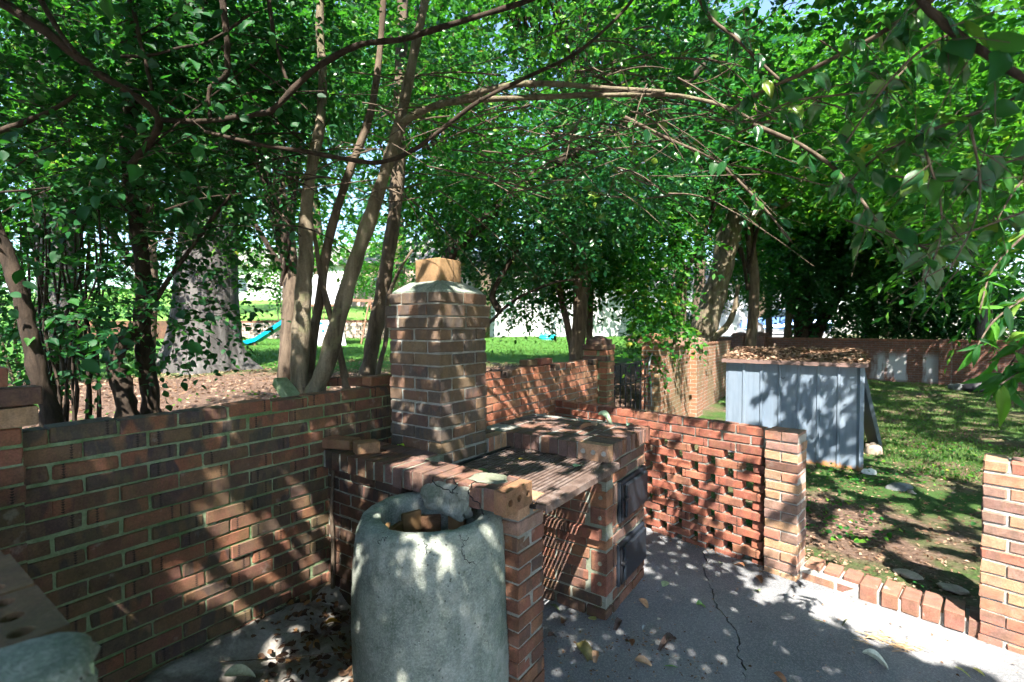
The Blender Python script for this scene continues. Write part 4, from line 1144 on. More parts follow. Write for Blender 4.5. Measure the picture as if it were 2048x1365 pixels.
M_WOOD = flat_mat('stained_wood', (.20, .10, .06), .7); M_SLIDE = flat_mat('slide_plastic', (.0, .22, .40), .3, 0, .5, .08); M_GREYW = flat_mat('grey_board', (.38, .40, .44), .7); M_HOLD = flat_mat('hold', (.02, .20, .36), .5)
ps = empty('play_set', at(640, 694, 21), 'wooden play set with blue slide, roofed tower and climbing wall on the lawn', 'play set')
A = lambda x, y, d_=21: at(x, y, d_)
for x, d_ in ((602, 20.4), (684, 20.4), (602, 22), (684, 22)):
    mb = MB(); mb.beam(A(x, 694, d_), A(x, 606, d_), .11, .11); mb.build('post', M_WOOD, ps)
mb = MB(); f0, f1, f2, f3 = A(598, 640, 20.3), A(688, 640, 20.3), A(688, 640, 22.1), A(598, 640, 22.1)
mb.add([f0, f1, f2, f3] + [p - np.array([0, 0, .1]) for p in (f0, f1, f2, f3)], [(0, 1, 2, 3), (7, 6, 5, 4), (0, 4, 5, 1), (1, 5, 6, 2), (2, 6, 7, 3), (3, 7, 4, 0)]); mb.build('floor', M_WOOD, ps)
mb = MB(); e0, e1, e2, e3 = A(584, 609, 20.2), A(700, 609, 20.2), A(700, 607, 22.3), A(584, 607, 22.3); r0, r1 = A(626, 550, 21.2), A(664, 550, 21.2)
mb.add([e0, e1, e2, e3, r0, r1], [(0, 1, 5, 4), (2, 3, 4, 5), (3, 0, 4), (1, 2, 5), (3, 2, 1, 0)]); mb.build('roof', M_TRIM, ps)
mb = MB(); mb.beam(A(584, 611, 20.15), A(700, 611, 20.15), .06, .1); mb.build('roof_edge', M_WOOD, ps)
for i in range(8):
    mb = MB(); x = 612 + i * 9; mb.beam(A(x, 640, 20.35), A(x, 616, 20.35), .03, .03); mb.build('rail_bar', M_WOOD, ps)
mb = MB(); S0, S1, S2, S3 = A(600, 630, 20.8), A(588, 636, 20.7), A(517, 682, 20.4), A(492, 690, 20.2); wv2 = np.array([.05, .42, 0])
pts = [S0, S1, S2 * .35 + S1 * .65, S2 * .7 + S1 * .3, S2, S3]
V = []
for p in pts:
    for k_, (tt, hz) in enumerate(((-1, .16), (-1, 0), (1, 0), (1, .16))): V.append(p + wv2 * .5 * tt + np.array([0, 0, hz]))
Fq = [(i * 4 + k_, i * 4 + k_ + 1, i * 4 + k_ + 5, i * 4 + k_ + 4) for i in range(len(pts) - 1) for k_ in range(3)]
mb.add(V, Fq); so_ = mb.build('slide', M_SLIDE, ps); md = so_.modifiers.new('thick', 'SOLIDIFY'); md.thickness = .03
mb = MB(); mb.beam(A(509, 700, 20.3), A(509, 686, 20.3), .16, .16); mb.build('slide_foot', M_WOOD, ps)
mb = MB(); c0, c1, c2_, c3_ = A(633, 641, 20.3), A(682, 641, 20.3), A(694, 699, 19.6), A(636, 699, 19.6)
mb.add([c0, c1, c2_, c3_] + [p + np.array([0, .06, 0]) for p in (c0, c1, c2_, c3_)], [(0, 3, 2, 1), (4, 5, 6, 7), (0, 1, 5, 4), (1, 2, 6, 5), (2, 3, 7, 6), (3, 0, 4, 7)]); cwl = mb.build('climbing_wall', M_GREYW, ps)
for x, y in ((642, 647), (657, 652), (672, 649), (646, 662), (663, 668), (677, 663), (650, 678), (668, 684), (655, 692)):
    t_ = (y - 641) / 58; c = A(x, y, 20.3 * (1 - t_) + 19.6 * t_ - .03); lump('hold', cwl, c, (.07, .05, .06), M_HOLD, 0, 3, .2, 2)
mb = MB(); mb.beam(A(690, 600, 21), A(752, 603, 21.4), .1, .12); mb.build('swing_beam', M_WOOD, ps)
for q0, q1 in (((738, 604), (722, 690)), ((740, 604), (758, 690))):
    mb = MB(); mb.beam(A(*q0, 21.3), A(*q1, 21.2), .06, .06); mb.build('swing_leg', M_WOOD, ps)
for x in (556, 572, 588):
    mb = MB(); mb.tube([A(x, 605, 20.9), A(x, 632, 20.9)], .02, 6); mb.build('rail_bar', M_GATE, ps)
mb = MB(); mb.tube([A(552, 605, 20.9), A(600, 605, 20.9)], .025, 6); mb.build('top_rail', M_GATE, ps)
# retaining wall of blocks
M_BLK = brick_mat('block', [(.42, .33, .28), (.36, .28, .24), (.46, .37, .31), (.30, .24, .21)], (.25, .2, .18), .2)
rt = empty('retaining_wall', (-10, 26.4, 1.0), 'tan block retaining wall across the lawn behind the play set', 'wall')
mb = MB(); mb.box((-13, 26.5, 1.45), (10.4, .12, .68), 0); mb.build('backing', M_SOOTB, rt)
for r_ in range(5):
    for i in range(33):
        x = -16 + i * .41 + (.2 if r_ % 2 else 0)
        if x > -2.8: continue
        brick(rt, (x, 26.3 + .012 * r_, 1.06 + r_ * .21), 0, (.385, .2, .195), M_BLK, 3, name='block')
# paddling pool
M_POOL = flat_mat('pool_vinyl', (.02, .42, .46), .35, 0, .5, .1)
pc = at(1095, 683, 24); mb = MB(); pl = empty('paddling_pool', pc, 'small round turquoise paddling pool on the lawn', 'pool')
for i_, (zz, rr) in enumerate(((.06, .36), (.17, .37), (.27, .36))):
    mb = MB(); mb.tube([pc + np.array([rr * math.cos(k * math.pi / 12), rr * math.sin(k * math.pi / 12), zz]) for k in range(25)], .06, 8, False); mb.build('ring', M_POOL, pl, True)
#==PART4==
# ------------------------------------------------------------------ leaves
T2V = np.array([(0, 0, 0), (.45, .5, .10), (1, 0, -.04), (.45, -.5, .10)]); T2F = np.array([(0, 2, 1), (0, 3, 2)])
_s = [0, .14, .38, .66, .88, 1.0]; _w = [0, .30, .5, .40, .16, 0]; _d = [0, .015, .02, -.02, -.08, -.14]
T8V = []; 
for s_, d_ in zip(_s, _d): T8V.append((s_, 0, d_))
for sg in (1, -1):
    for s_, w_, d_ in list(zip(_s, _w, _d))[1:-1]: T8V.append((s_, sg * w_, d_ + .16 * w_))
T8V = np.array(T8V); T8F = []
for o_, fl_ in ((6, 0), (10, 1)):
    E_ = [0, o_, o_ + 1, o_ + 2, o_ + 3, 5]; S_ = [0, 1, 2, 3, 4, 5]
    for i in range(5):
        a_, b_, c_, d_ = S_[i], S_[i + 1], E_[i + 1], E_[i]
        for tri in ((a_, b_, c_), (a_, c_, d_)):
            if len(set(tri)) == 3: T8F.append(tri[::-1] if fl_ else tri)
T8F = np.array(T8F)
def unit(v): return v / (np.linalg.norm(v, axis=-1, keepdims=True) + 1e-9)
def leaf_geo(base, axis, normal, length, wid, TV, TF, r_):
    x = unit(axis); z = unit(normal - x * (normal * x).sum(-1, keepdims=True)); y = np.cross(z, x)
    L_ = length[:, None, None]
    V = base[:, None, :] + L_ * (TV[None, :, 0:1] * x[:, None, :] + wid * TV[None, :, 1:2] * y[:, None, :] + wid * TV[None, :, 2:3] * z[:, None, :] * 1.6)
    n, k = len(base), len(TV)
    F = (TF[None] + (np.arange(n) * k)[:, None, None]).reshape(-1, 3)
    return V.reshape(-1, 3), F, np.repeat(r_.uniform(0, 1, n), k)
def spray(org, dirs, tl, nl, ll, r_, up=1.0, droop=.35, spread=.9):
    """leaves set alternately along short twigs"""
    m_ = len(org); t = (np.arange(nl) + .6) / nl
    L_ = tl * r_.uniform(.6, 1.3, (m_, 1))
    P = org[:, None, :] + dirs[:, None, :] * (t[None, :, None] * L_[:, :, None])
    P[..., 2] -= droop * (t[None, :] ** 2) * L_
    side = unit(np.cross(dirs, np.array([0, 0, 1.0]) + r_.normal(0, .3, (m_, 3))))
    sg = np.where(np.arange(nl) % 2 == 0, 1, -1)
    ax = dirs[:, None, :] * .75 + side[:, None, :] * (sg[None, :, None] * spread) + r_.normal(0, .28, (m_, nl, 3))
    ax[..., 2] -= .25 * droop + .15
    nrm = np.array([0, 0, up]) + r_.normal(0, .55, (m_, nl, 3))
    ln = ll * r_.uniform(.5, 1.35, (m_, nl))
    return P.reshape(-1, 3), unit(ax.reshape(-1, 3)), nrm.reshape(-1, 3), ln.reshape(-1)
def in_ell(n, c, rad, r_, shell=.45):
    v = unit(r_.normal(0, 1, (n, 3))); rr = r_.uniform(0, 1, (n, 1)) ** shell
    return np.asarray(c) + v * rr * np.asarray(rad), v
def el(px, py, dist, rx, ry, rd): return at(px, py, dist), np.array([rx * dist / FPX, rd, ry * dist / FPX])
# sun flecks: small gaps in the leaves through which the sun reaches each surface
def ring_pts():
    r2 = np.random.default_rng(123); H_ = []
    def add(P, lo, hi):
        g = ground_shadow(np.asarray(P)); H_.extend([(x, y, r2.uniform(lo, hi)) for x, y in g])
    U = r2.uniform
    add([wc(U(0, 1.3), 0, U(.35, 1.3)) for i in range(16)], .010, .024)
    add([wc(U(.52, .98), 0, U(.36, .88)) for i in range(11)], .022, .050)
    add([wc(U(1.0, 1.25), 0, U(.3, .75)) for i in range(8)], .015, .035)
    add([wc(U(-.4, 0), .05, U(.9, 1.5)) for i in range(9)], .02, .05)
    add([wc(1.489, U(.2, .58), U(1.05, 1.9)) for i in range(20)], .010, .022)
    add([wc(U(1.5, 1.88), .589, U(1.0, 2.0)) for i in range(14)], .012, .028)
    for i in range(20):
        th = U(R(175), R(300)); add([bin_c + np.array([.35 * math.cos(th), .35 * math.sin(th), U(.25, .9)])], .001, .009)
    add([wc(U(.75, 1.1), U(.75, 1.25), .92) for i in range(14)], .004, .022)
    add([wc(1.2, U(.02, .6), U(.3, .9)) for i in range(8)], .015, .03)
    add([wc(U(1.16, 1.36), U(.55, 1.25), 1.04) for i in range(22)], .02, .05)
    add([wc(U(1.4, 2.1), U(.62, 1.3), .935) for i in range(40)], .008, .024)
    add([wc(U(1.42, 1.72), U(1.02, 1.3), .935) for i in range(9)], .05, .085)
    add([wc(U(2.1, 2.75), U(.5, 1.28), 1.035) for i in range(34)], .015, .04)
    add([wc(2.165, U(.75, 1.2), U(.15, .55)) for i in range(7)], .045, .08)
    add([wc(U(2.2, 2.8), 1.25, U(.1, .95)) for i in range(16)], .02, .05)
    add([pq(U(-1.9, -.25), 0, U(.03, .95)) for i in range(165)], .02, .065)
    add([pq(U(-.22, 0), -.05, U(.0, .98)) for i in range(14)], .03, .07)
    add([pq(U(-1.6, .2), -abs(r2.normal(0, .28)), 0) for i in range(70)], .004, .022)
    add([onz(U(1100, 1700), U(1100, 1365), 0) for i in range(7)], .0, .008)
    add([wc(U(1.95, 4.6), 0, U(.95, 1.35)) for i in range(60)], .02, .06)
    add([wc(U(.1, 1.1), U(.1, .7), .25) for i in range(22)], .012, .035)
    add([sh(U(.62, SL), 0, U(.1, 1.2)) for i in range(34)], .010, .03)
    add([pq(U(-1.0, 3.0), U(.3, 4.5), .05) for i in range(260)], .03, .11)
    add([(U(4, 13), U(5, 13), 0) for i in range(240)], .04, .17)
    add([wc(U(-2, 6), -U(.75, 1.8), .8) for i in range(60)], .06, .2); add([wc(U(-2, 6), -U(1.8, 8), .8) for i in range(90)], .05, .22)
    return np.array(H_)
HOLES = ring_pts()
def sun_open(G):
    """True where a leaf would block one of the sun gaps"""
    q = (G - K0) @ KM; p = (G - K0) @ KD
    edge = .05 * np.sin(p * 9) + .04 * np.sin(p * 23 + 1)
    m_ = (q > -.42 + edge) & (q < .72 + edge) & (p > -.10 + edge) & (p < 3.2)
    m_ |= (G[:, 0] > 2.2) & (G[:, 0] < 3.22 + .12 * np.sin(G[:, 1] * 11) + .08 * np.sin(G[:, 1] * 29)) & (G[:, 1] > 6.35 + .12 * np.sin(G[:, 0] * 13)) & (G[:, 1] < 7.9)
    m_ |= (q > .62) & (q < 1.5) & (p > -.3) & (p < 1.6) & (np.sin(G[:, 0] * 9.1 + np.sin(G[:, 1] * 7)) + np.sin(G[:, 1] * 8.3 + 1.3 * np.sin(G[:, 0] * 6)) > .1)
    idx = np.where(~m_)[0]; g = G[idx]
    for x, y, r0 in HOLES:
        d2 = (g[:, 0] - x) ** 2 + (g[:, 1] - y) ** 2
        m_[idx[d2 < (r0 + .022) ** 2]] = True
    return m_
def foliage(name, parent, ells, ntw, nl, ll, mat, seed, tl=.35, wid=.55, tmpl=0, up=1.0, droop=.35, shell=.45, light=False, flt=None):
    r_ = np.random.default_rng(seed); O = []; Dv = []
    vol = np.array([np.prod(e[1]) for e in ells]); cnt = np.maximum(1, (ntw * vol / vol.sum())).astype(int)
    for (c, rad), n in zip(ells, cnt):
        p, v = in_ell(n, c, rad, r_, shell); O.append(p); Dv.append(unit(v * .8 + r_.normal(0, .6, (n, 3)) * np.array([1, 1, .5])))
    O = np.concatenate(O); Dv = np.concatenate(Dv)
    if flt is not None:
        m_ = flt(O); O, Dv = O[m_], Dv[m_]
    B, A_, N_, L_ = spray(O, Dv, tl, nl, ll, r_, up, droop)
    if light:
        m_ = ~sun_open(ground_shadow(B + A_ * L_[:, None] * .5)); B, A_, N_, L_ = B[m_], A_[m_], N_[m_], L_[m_]
    V, F, rn = leaf_geo(B, A_, N_, L_, wid, (T2V, T8V)[tmpl], (T2F, T8F)[tmpl], r_)
    og = ORG[parent.name] if parent is not None else np.zeros(3)
    me = np_mesh(name, V - og, F, mat, rn); o = bpy.data.objects.new(name, me); col.objects.link(o)
    if parent is not None: o.parent = parent
    o['kind'] = 'stuff'; ORG[o.name] = og
    return o, O, Dv
def twig_mesh(name, parent, O, Dv, tl, rad, mat, droop=.35, n=4):
    mb = MB()
    for p, d_ in zip(O, Dv):
        mb.tube([p, p + d_ * tl * .5 - np.array([0, 0, droop * .25 * tl]), p + d_ * tl - np.array([0, 0, droop * tl])], [rad, rad * .7, rad * .4], n, False)
    o = mb.build(name, mat, parent); o['kind'] = 'stuff'; return o
def limb(name, parent, pts, wpx, dist, mat, n=10, sm=5, wig=0.0, extra=None):
    """branch given by photo outline: pixel points, pixel widths, distances"""
    m_ = len(pts); wpx = np.interp(np.linspace(0, 1, m_), np.linspace(0, 1, len(wpx)), wpx)
    dist = np.interp(np.linspace(0, 1, m_), np.linspace(0, 1, len(dist)), dist)
    P = [at(x, y, d_) for (x, y), d_ in zip(pts, dist)]; rad = [w_ * d_ / FPX / 2 for w_, d_ in zip(wpx, dist)]
    if extra is not None: P = extra[0] + P; rad = extra[1] + rad
    P, rad = catmull(P, rad, sm); 
    P = [p + rng.normal(0, 1, 3) * wig * r_ for p, r_ in zip(P, rad)]; rad = [r_ * (1 + .07 * math.sin(i * 1.7) + .05 * math.sin(i * .61)) for i, r_ in enumerate(rad)]
    mb = MB(); mb.tube(P, rad, n); return mb.build(name, mat, parent, True)
def along(pts, dist, n, r_, jit):
    P = [at(x, y, d_) for (x, y), d_ in zip(pts, np.interp(np.linspace(0, 1, len(pts)), np.linspace(0, 1, len(dist)), dist))]
    P, _r = catmull(P, [1] * len(P), 8); P = np.array(P); i = r_.integers(0, len(P) - 1, n); t = unit(P[i + 1] - P[i])
    dv = unit(np.cross(t, r_.normal(0, 1, (n, 3))) + t * .6); return P[i] + r_.normal(0, jit, (n, 3)), dv

# ---- shade tree standing behind the camera, its crown reaching over the patio
shade = empty('shade_tree', (4.3, -1.3, 0), 'large glossy-leaved tree reaching over the patio from the right', 'tree')
mb = MB(); mb.tube([(4.3, -1.3, -.1), (4.3, -1.3, 1.2), (4.2, -1.4, 2.5), (3.6, -2.0, 3.7), (2.2, -2.5, 4.6), (.6, -2.4, 5.0)], [.22, .19, .17, .13, .09, .05], 12, smooth_n=5); mb.build('trunk', B_DARK, shade, True)
for pts, r0 in (([(4.2, -1.4, 2.5), (4.1, .2, 3.3), (3.7, 1.6, 4.0), (3.0, 3.2, 4.6)], .08), ([(2.2, -2.5, 4.6), (.4, -2.0, 4.8), (-1.2, -1.4, 4.9), (-2.8, -.8, 4.9)], .06),
                ([(4.2, -1.4, 2.5), (4.9, -.2, 3.4), (5.4, 1.4, 4.2), (5.6, 3.2, 4.8)], .08),):
    mb = MB(); mb.tube([np.array(p) for p in pts], np.linspace(r0, r0 * .35, len(pts)), 8, smooth_n=5); mb.build('limb', B_DARK, shade, True)
r_ = np.random.default_rng(77); NT = 23000
G = np.stack([r_.uniform(-3.8, 7.0, NT), r_.uniform(.4, 9.5, NT)], -1); Z = r_.uniform(2.9, 5.6, NT)
O = np.concatenate([G + SG * Z[:, None], Z[:, None]], 1)
vis = (O[:, 1] > .2) & ((O[:, 2] - HC) < .78 * O[:, 1] + .25)
vis |= (G[:, 1] > 8.2) | ((G[:, 0] > 4.3) & (G[:, 1] > 5.0))
O = O[~vis]; Dv = unit(r_.normal(0, 1, (len(O), 3)) * np.array([1, 1, .4]))
B, A_, N_, L_ = spray(O, Dv, .42, 9, .10, r_, 1.0, .3)
gm = ~sun_open(ground_shadow(B + A_ * L_[:, None] * .5))
V, F, rn = leaf_geo(B[gm], A_[gm], N_[gm], L_[gm], .6, T2V, T2F, r_)
me = np_mesh('crown', V - ORG['shade_tree'], F, M_LEAF, rn); o = bpy.data.objects.new('crown', me); col.objects.link(o); o.parent = shade; o['kind'] = 'stuff'
ytree = empty('yard_tree', (10.5, 2.0, 0), 'tall tree right of the yard whose leaves reach into the upper right corner', 'tree')
mb = MB(); mb.tube([(10.5, 2.0, -.1), (10.4, 2.1, 2.0), (10.0, 2.6, 4.0), (9.2, 3.6, 5.4)], [.25, .21, .16, .07], 10, smooth_n=4); mb.build('trunk', B_BROWN, ytree, True)
for pts in ([(10.4, 2.1, 2.6), (8.6, 2.8, 4.4), (7.2, 3.6, 5.4)], [(10.0, 2.6, 4.0), (10.6, 4.6, 5.2), (10.8, 6.4, 5.8)]):
    mb = MB(); mb.tube([np.array(q_) for q_ in pts], [.10, .07, .03], 8, smooth_n=4); mb.build('limb', B_BROWN, ytree, True)
r_ = np.random.default_rng(78); NT = 9800
G = np.stack([r_.uniform(4.6, 15.5, NT), r_.uniform(5.2, 16.5, NT)], -1); Z = r_.uniform(4.2, 6.6, NT); O = np.concatenate([G + SG * Z[:, None], Z[:, None]], 1)
O = O[~((G[:, 0] < 6.3) & (G[:, 1] < 9.0))]; Dv = unit(r_.normal(0, 1, (len(O), 3)) * np.array([1, 1, .4])); B, A_, N_, L_ = spray(O, Dv, .5, 9, .135, r_, 1.0, .3)
gm = ~sun_open(ground_shadow(B + A_ * L_[:, None] * .5)); V, F, rn = leaf_geo(B[gm], A_[gm], N_[gm], L_[gm], .55, T2V, T2F, r_)
me = np_mesh('crown', V - ORG['yard_tree'], F, M_LEAFB, rn); o = bpy.data.objects.new('crown', me); col.objects.link(o); o.parent = ytree; o['kind'] = 'stuff'
# near branches hanging into the right of the picture
near = [([(1842, -40), (1842, 0), (1880, 40), (1915, 70), (1960, 100), (2048, 157), (2130, 200)], [15, 17, 14], [1.0, .95, .9], 16),
        ([(1384, -30), (1420, 35), (1470, 75), (1510, 115), (1564, 165)], [8, 6], [1.9, 1.8], 16),
        ([(1457, 223), (1530, 180), (1600, 150), (1680, 110), (1740, 80), (1791, 48), (1840, 20), (1910, -40)], [6, 9, 11], [1.9, 1.6, 1.4], 34),
        ([(1505, 249), (1600, 290), (1660, 330), (1696, 366), (1730, 410), (1765, 455), (1810, 480), (1860, 500)], [9, 7, 4], [2.1, 1.9, 1.6], 26),
        ([(1250, 235), (1340, 280), (1428, 319), (1490, 375), (1540, 430), (1582, 482)], [8, 6, 4], [2.6, 2.2], 18),
        ([(1700, 362), (1760, 310), (1840, 270), (1930, 235), (2048, 190), (2110, 165)], [4, 6, 8], [1.6, 1.4, 1.2], 34),
        ([(1500, 247), (1580, 205), (1680, 190), (1760, 180), (1830, 120)], [4, 5], [1.7], 20),
        ([(1690, 290), (1740, 215), (1790, 150), (1850, 95), (1920, 60)], [4, 6], [1.4, 1.3], 22),
        ([(1780, 352), (1900, 362), (2000, 330), (2090, 300)], [4, 6], [1.3, 1.2], 22),
        ([(1690, 440), (1750, 460), (1840, 490), (1920, 470), (2060, 420)], [3, 5], [1.5, 1.3], 26),
        ([(1850, 300), (1880, 400), (1880, 480), (1850, 560)], [5, 3], [1.25, 1.2], 20),
        ([(1940, 250), (1960, 360), (1950, 440), (1900, 540)], [5, 3], [1.15, 1.1], 16)]
OL = []; DL = []
r_ = np.random.default_rng(6)
for pts, wp, ds, nlf in near:
    limb('branch', shade, pts, wp, ds, B_TWIG if wp[0] < 12 else B_DARK, 7, 5)
    o_, d_ = along(pts, ds, nlf, r_, .01); OL.append(o_); DL.append(d_)
O = np.concatenate(OL); Dv = np.concatenate(DL)
twig_mesh('twigs', shade, O[::2], Dv[::2], .13, .0016, B_TWIG, .25)
_ns = 9; _st = np.linspace(0, 1, _ns); _wd = .52 * np.sin(np.pi * _st ** .78) ** .9 * (1 - .25 * _st); _wd[0] = .012; _wd[-1] = .004
TFV = np.array([(s_, c_ * w_, (abs(c_) - .5) * .16 * w_ + .03 * math.sin(7 * s_ + 3 * c_) * abs(c_)) for s_, w_ in zip(_st, _wd) for c_ in (-1, -.5, 0, .5, 1)])
TFF = np.array([t_ for i in range(_ns - 1) for k in range(4) for t_ in ((i * 5 + k, (i + 1) * 5 + k, (i + 1) * 5 + k + 1), (i * 5 + k, (i + 1) * 5 + k + 1, i * 5 + k + 1))])[:, ::-1]
def leaf_var(k, mat, L_=.058, wid=.56):
    r2 = np.random.default_rng(900 + k); V = TFV.copy(); V[:, 2] *= (.6, 1.5, 2.6, -.5)[k % 4]; V[:, 1] *= wid * (1, .9, 1.1, .95)[k % 4]; V[:, 2] += (-.10, -.25, -.45, -.05)[k % 4] * V[:, 0] ** 2 * .6
    me = np_mesh('leaf', V * L_, TFF, mat, np.full(len(V), r2.uniform(0, 1))); me.shade_smooth(); return me
GL = [leaf_var(k, M_GLOSS, .074, .58) for k in range(4)]
def leaf_obj(parent, me, p, ax, nrm, s, name='leaf'):
    x = Vector(ax).normalized(); z = Vector(nrm); z = (z - x * z.dot(x)).normalized(); y = z.cross(x)
    o = bpy.data.objects.new(name, me); col.objects.link(o)
    o.matrix_basis = Matrix.Translation(Vector(p) - Vector(ORG[parent.name] if parent is not None else (0, 0, 0))) @ Matrix((x, y, z)).transposed().to_4x4() @ Matrix.Scale(s, 4)
    if parent is not None: o.parent = parent
    return o
for i in range(min(len(O), 255)):
    ax = Dv[i] * .5 + np.array([0, 0, -.75]) + r_.normal(0, .35, 3); nr = np.array([.1, -1.0, .55]) + r_.normal(0, .55, 3)
    leaf_obj(shade, GL[i % 4], O[i] + Dv[i] * .02, ax, nr, r_.uniform(.75, 1.25))
foliage('foliage', shade, [el(1700, 150, 2.9, 330, 150, .6), el(1450, 60, 3.2, 260, 90, .6), el(1900, 330, 2.6, 170, 130, .4), el(1820, 60, 2.4, 240, 80, .4)], 230, 8, .062, M_LEAF, 43, .26, .56, 1, .5, .5, .45, True)
# long narrow leaves of a second tree at the right edge
pec = empty('pecan_tree', (6.5, 2.4, 0), 'tree with long narrow bright leaves hanging in at the right edge', 'tree')
mb = MB(); mb.tube([(6.5, 2.4, -.1), (6.4, 2.5, 1.5), (6.1, 2.7, 3.0), (5.3, 3.0, 3.9)], [.16, .14, .11, .06], 10, smooth_n=4); mb.build('trunk', B_BROWN, pec, True)
NL = [leaf_var(k, M_LEAFB, .085, .26) for k in range(4)]
for j, (pts, ds) in enumerate([([(2120, 420), (2050, 470), (1985, 540), (1960, 620)], [2.0, 1.8]), ([(2130, 560), (2060, 590), (1990, 640), (1950, 700)], [1.9, 1.7]), ([(2120, 640), (2060, 680), (2020, 730), (1990, 770)], [1.6, 1.5]), ([(2110, 730), (2050, 740), (2000, 770)], [1.4, 1.3]), ([(2100, 300), (2030, 380), (1990, 450)], [2.3, 2.1])]):
    limb('branch', pec, pts, [6, 3], ds, B_TWIG, 6, 4)
    o_, d_ = along(pts, ds, 30, r_, .012)
    for i in range(len(o_)):
        ax = d_[i] * .7 + np.array([-.2, 0, -.55]) + r_.normal(0, .3, 3); leaf_obj(pec, NL[i % 4], o_[i], ax, np.array([0, -.8, .8]) + r_.normal(0, .4, 3), r_.uniform(.7, 1.3))
foliage('crown', pec, [el(2030, 470, 4.2, 180, 190, .9), el(1960, 280, 5.0, 260, 190, 1.0)], 700, 9, .12, M_LEAFB, 41, .40, .30, 0, .7, .5, .45, True)

# ---- pale multi-stemmed tree right behind the wall
myr = empty('pale_tree', at(618, 800, 3.05) * np.array([1, 1, 0]) + np.array([0, 0, .74]), 'pale smooth-barked tree with several stems behind the wall left of the chimney', 'tree')
limb('trunk', myr, [(600, 860), (599, 780), (600, 700), (606, 600), (612, 520), (612, 420), (625, 330), (640, 250), (645, 150), (640, 60), (645, -80)], [41, 37, 35, 32, 30, 23, 21, 19, 17, 15, 14], [3.0, 3.0, 3.2], B_PALE, 12, 5)
limb('trunk', myr, [(612, 850), (632, 780), (652, 730), (682, 620), (712, 520), (745, 420), (775, 330), (800, 245), (825, 120), (850, 0), (860, -80)], [39, 37, 34, 31, 29, 27, 24, 22, 19, 15, 12], [3.0, 3.0], B_PALE, 12, 5)
limb('trunk', myr, [(618, 840), (622, 700), (640, 600), (650, 520), (668, 440), (700, 340), (740, 230), (760, 100), (770, -60)], [22, 20, 18, 15, 12], [3.15, 3.3], B_BROWN, 8, 4)
limb('trunk', myr, [(702, 840), (692, 770), (676, 690), (655, 610), (640, 545), (628, 470), (600, 380)], [17, 14, 10, 6], [3.1, 3.2], B_BROWN, 8, 4)
mlimb = [(800, 248), (840, 224), (890, 207), (940, 200), (1000, 198), (1127, 193), (1250, 190), (1337, 190), (1400, 200), (1457, 216), (1505, 240)]
limb('branch', myr, mlimb, [16, 14, 11, 9, 8, 5], [3.0, 2.7, 2.2], B_PALE, 9, 5)
limb('branch', myr, [(905, 205), (960, 185), (1030, 170), (1110, 168), (1200, 176), (1330, 184)], [12, 12, 8], [2.85, 2.5], B_PALE, 7, 5)
# ---- straight grey stem left of the chimney
st = empty('slender_tree', at(735, 760, 4.3) * np.array([1, 1, 0]) + np.array([0, 0, .75]), 'slender grey-barked tree just left of the chimney', 'tree')
limb('trunk', st, [(722, 800), (737, 740), (748, 670), (765, 580), (785, 460), (797, 330), (800, 200), (805, 60), (805, -80)], [33, 31, 28, 27, 25, 23, 20], [4.3, 4.6], B_BROWN, 10, 5)
limb('trunk', st, [(752, 800), (757, 740), (772, 680), (776, 600), (800, 540), (825, 500)], [11, 9, 5], [4.2, 4.4], B_BROWN, 7, 4)
# ---- left dark shrubs
sh_ = empty('privet_shrub', at(270, 840, 3.0) * np.array([1, 1, 0]) + np.array([0, 0, .74]), 'dense dark-leaved privet with crooked trunks behind the left end of the wall', 'shrub')
DK = [([(306, 880), (303, 830), (295, 740), (285, 650), (288, 560), (270, 420), (255, 300), (262, 180), (268, 60), (270, -60)], [38, 36, 33, 30, 28, 28, 27, 26, 22], [3.2, 3.0]),
      ([(262, 880), (255, 830), (248, 790), (232, 725), (250, 682), (285, 640), (310, 590)], [42, 40, 36, 34, 20, 16], [3.0, 3.0]),
      ([(232, 725), (212, 690), (190, 640)], [22, 14], [3.0, 3.0]),
      ([(290, 640), (330, 570), (380, 500), (430, 430), (470, 380)], [12, 8], [3.0, 2.9]),
      ([(110, 900), (100, 830), (80, 760), (62, 680), (45, 610), (20, 530), (-20, 430)], [37, 34, 31, 29, 28], [2.5, 2.4]),
      ([(-20, -10), (90, 62), (150, 110), (200, 150), (260, 185), (300, 215), (318, 245), (310, 268), (285, 300), (262, 330)], [26, 24, 18, 16, 18, 16], [2.2, 2.6]),
      ([(318, 240), (400, 243), (470, 235), (518, 228), (548, 218), (600, 165), (650, 125), (720, 90), (800, 80), (860, 62), (960, 32), (1060, 0), (1150, -40)], [12, 13, 14, 15, 15, 14, 14, 13, 12], [2.6, 2.3]),
      ([(-10, 266), (60, 240), (120, 212), (150, 190)], [15, 8], [2.3, 2.4]),
      ([(440, -30), (452, 60), (455, 110), (452, 150), (432, 165), (418, 186), (420, 235)], [16, 15, 12, 9], [2.4, 2.5]),
      ([(258, -20), (280, 80), (295, 140), (305, 185)], [10, 9], [2.5]), ([(535, -20), (548, 70), (570, 150), (586, 186)], [10, 7], [2.5]),
      ([(235, 113), (300, 111), (360, 96), (420, 82), (500, 30)], [8, 6], [2.5]),
      ([(410, 264), (520, 290), (600, 302), (700, 320), (760, 325), (820, 305), (880, 262), (960, 202), (1060, 152), (1150, 108), (1230, 40), (1290, -30)], [9, 11, 12, 11, 9, 7], [2.6, 2.5]),
      ([(70, -20), (110, 50), (150, 105)], [14, 10], [2.2]), ([(0, 385), (60, 380), (102, 375)], [6, 4], [2.2])]
for pts, wp, ds in DK: limb('trunk' if wp[0] > 30 else 'branch', sh_, pts, [q_ * (.95 if wp[0] > 30 else .78) for q_ in wp], ds, B_DARK, 9, 5, .05)
r_ = np.random.default_rng(8)
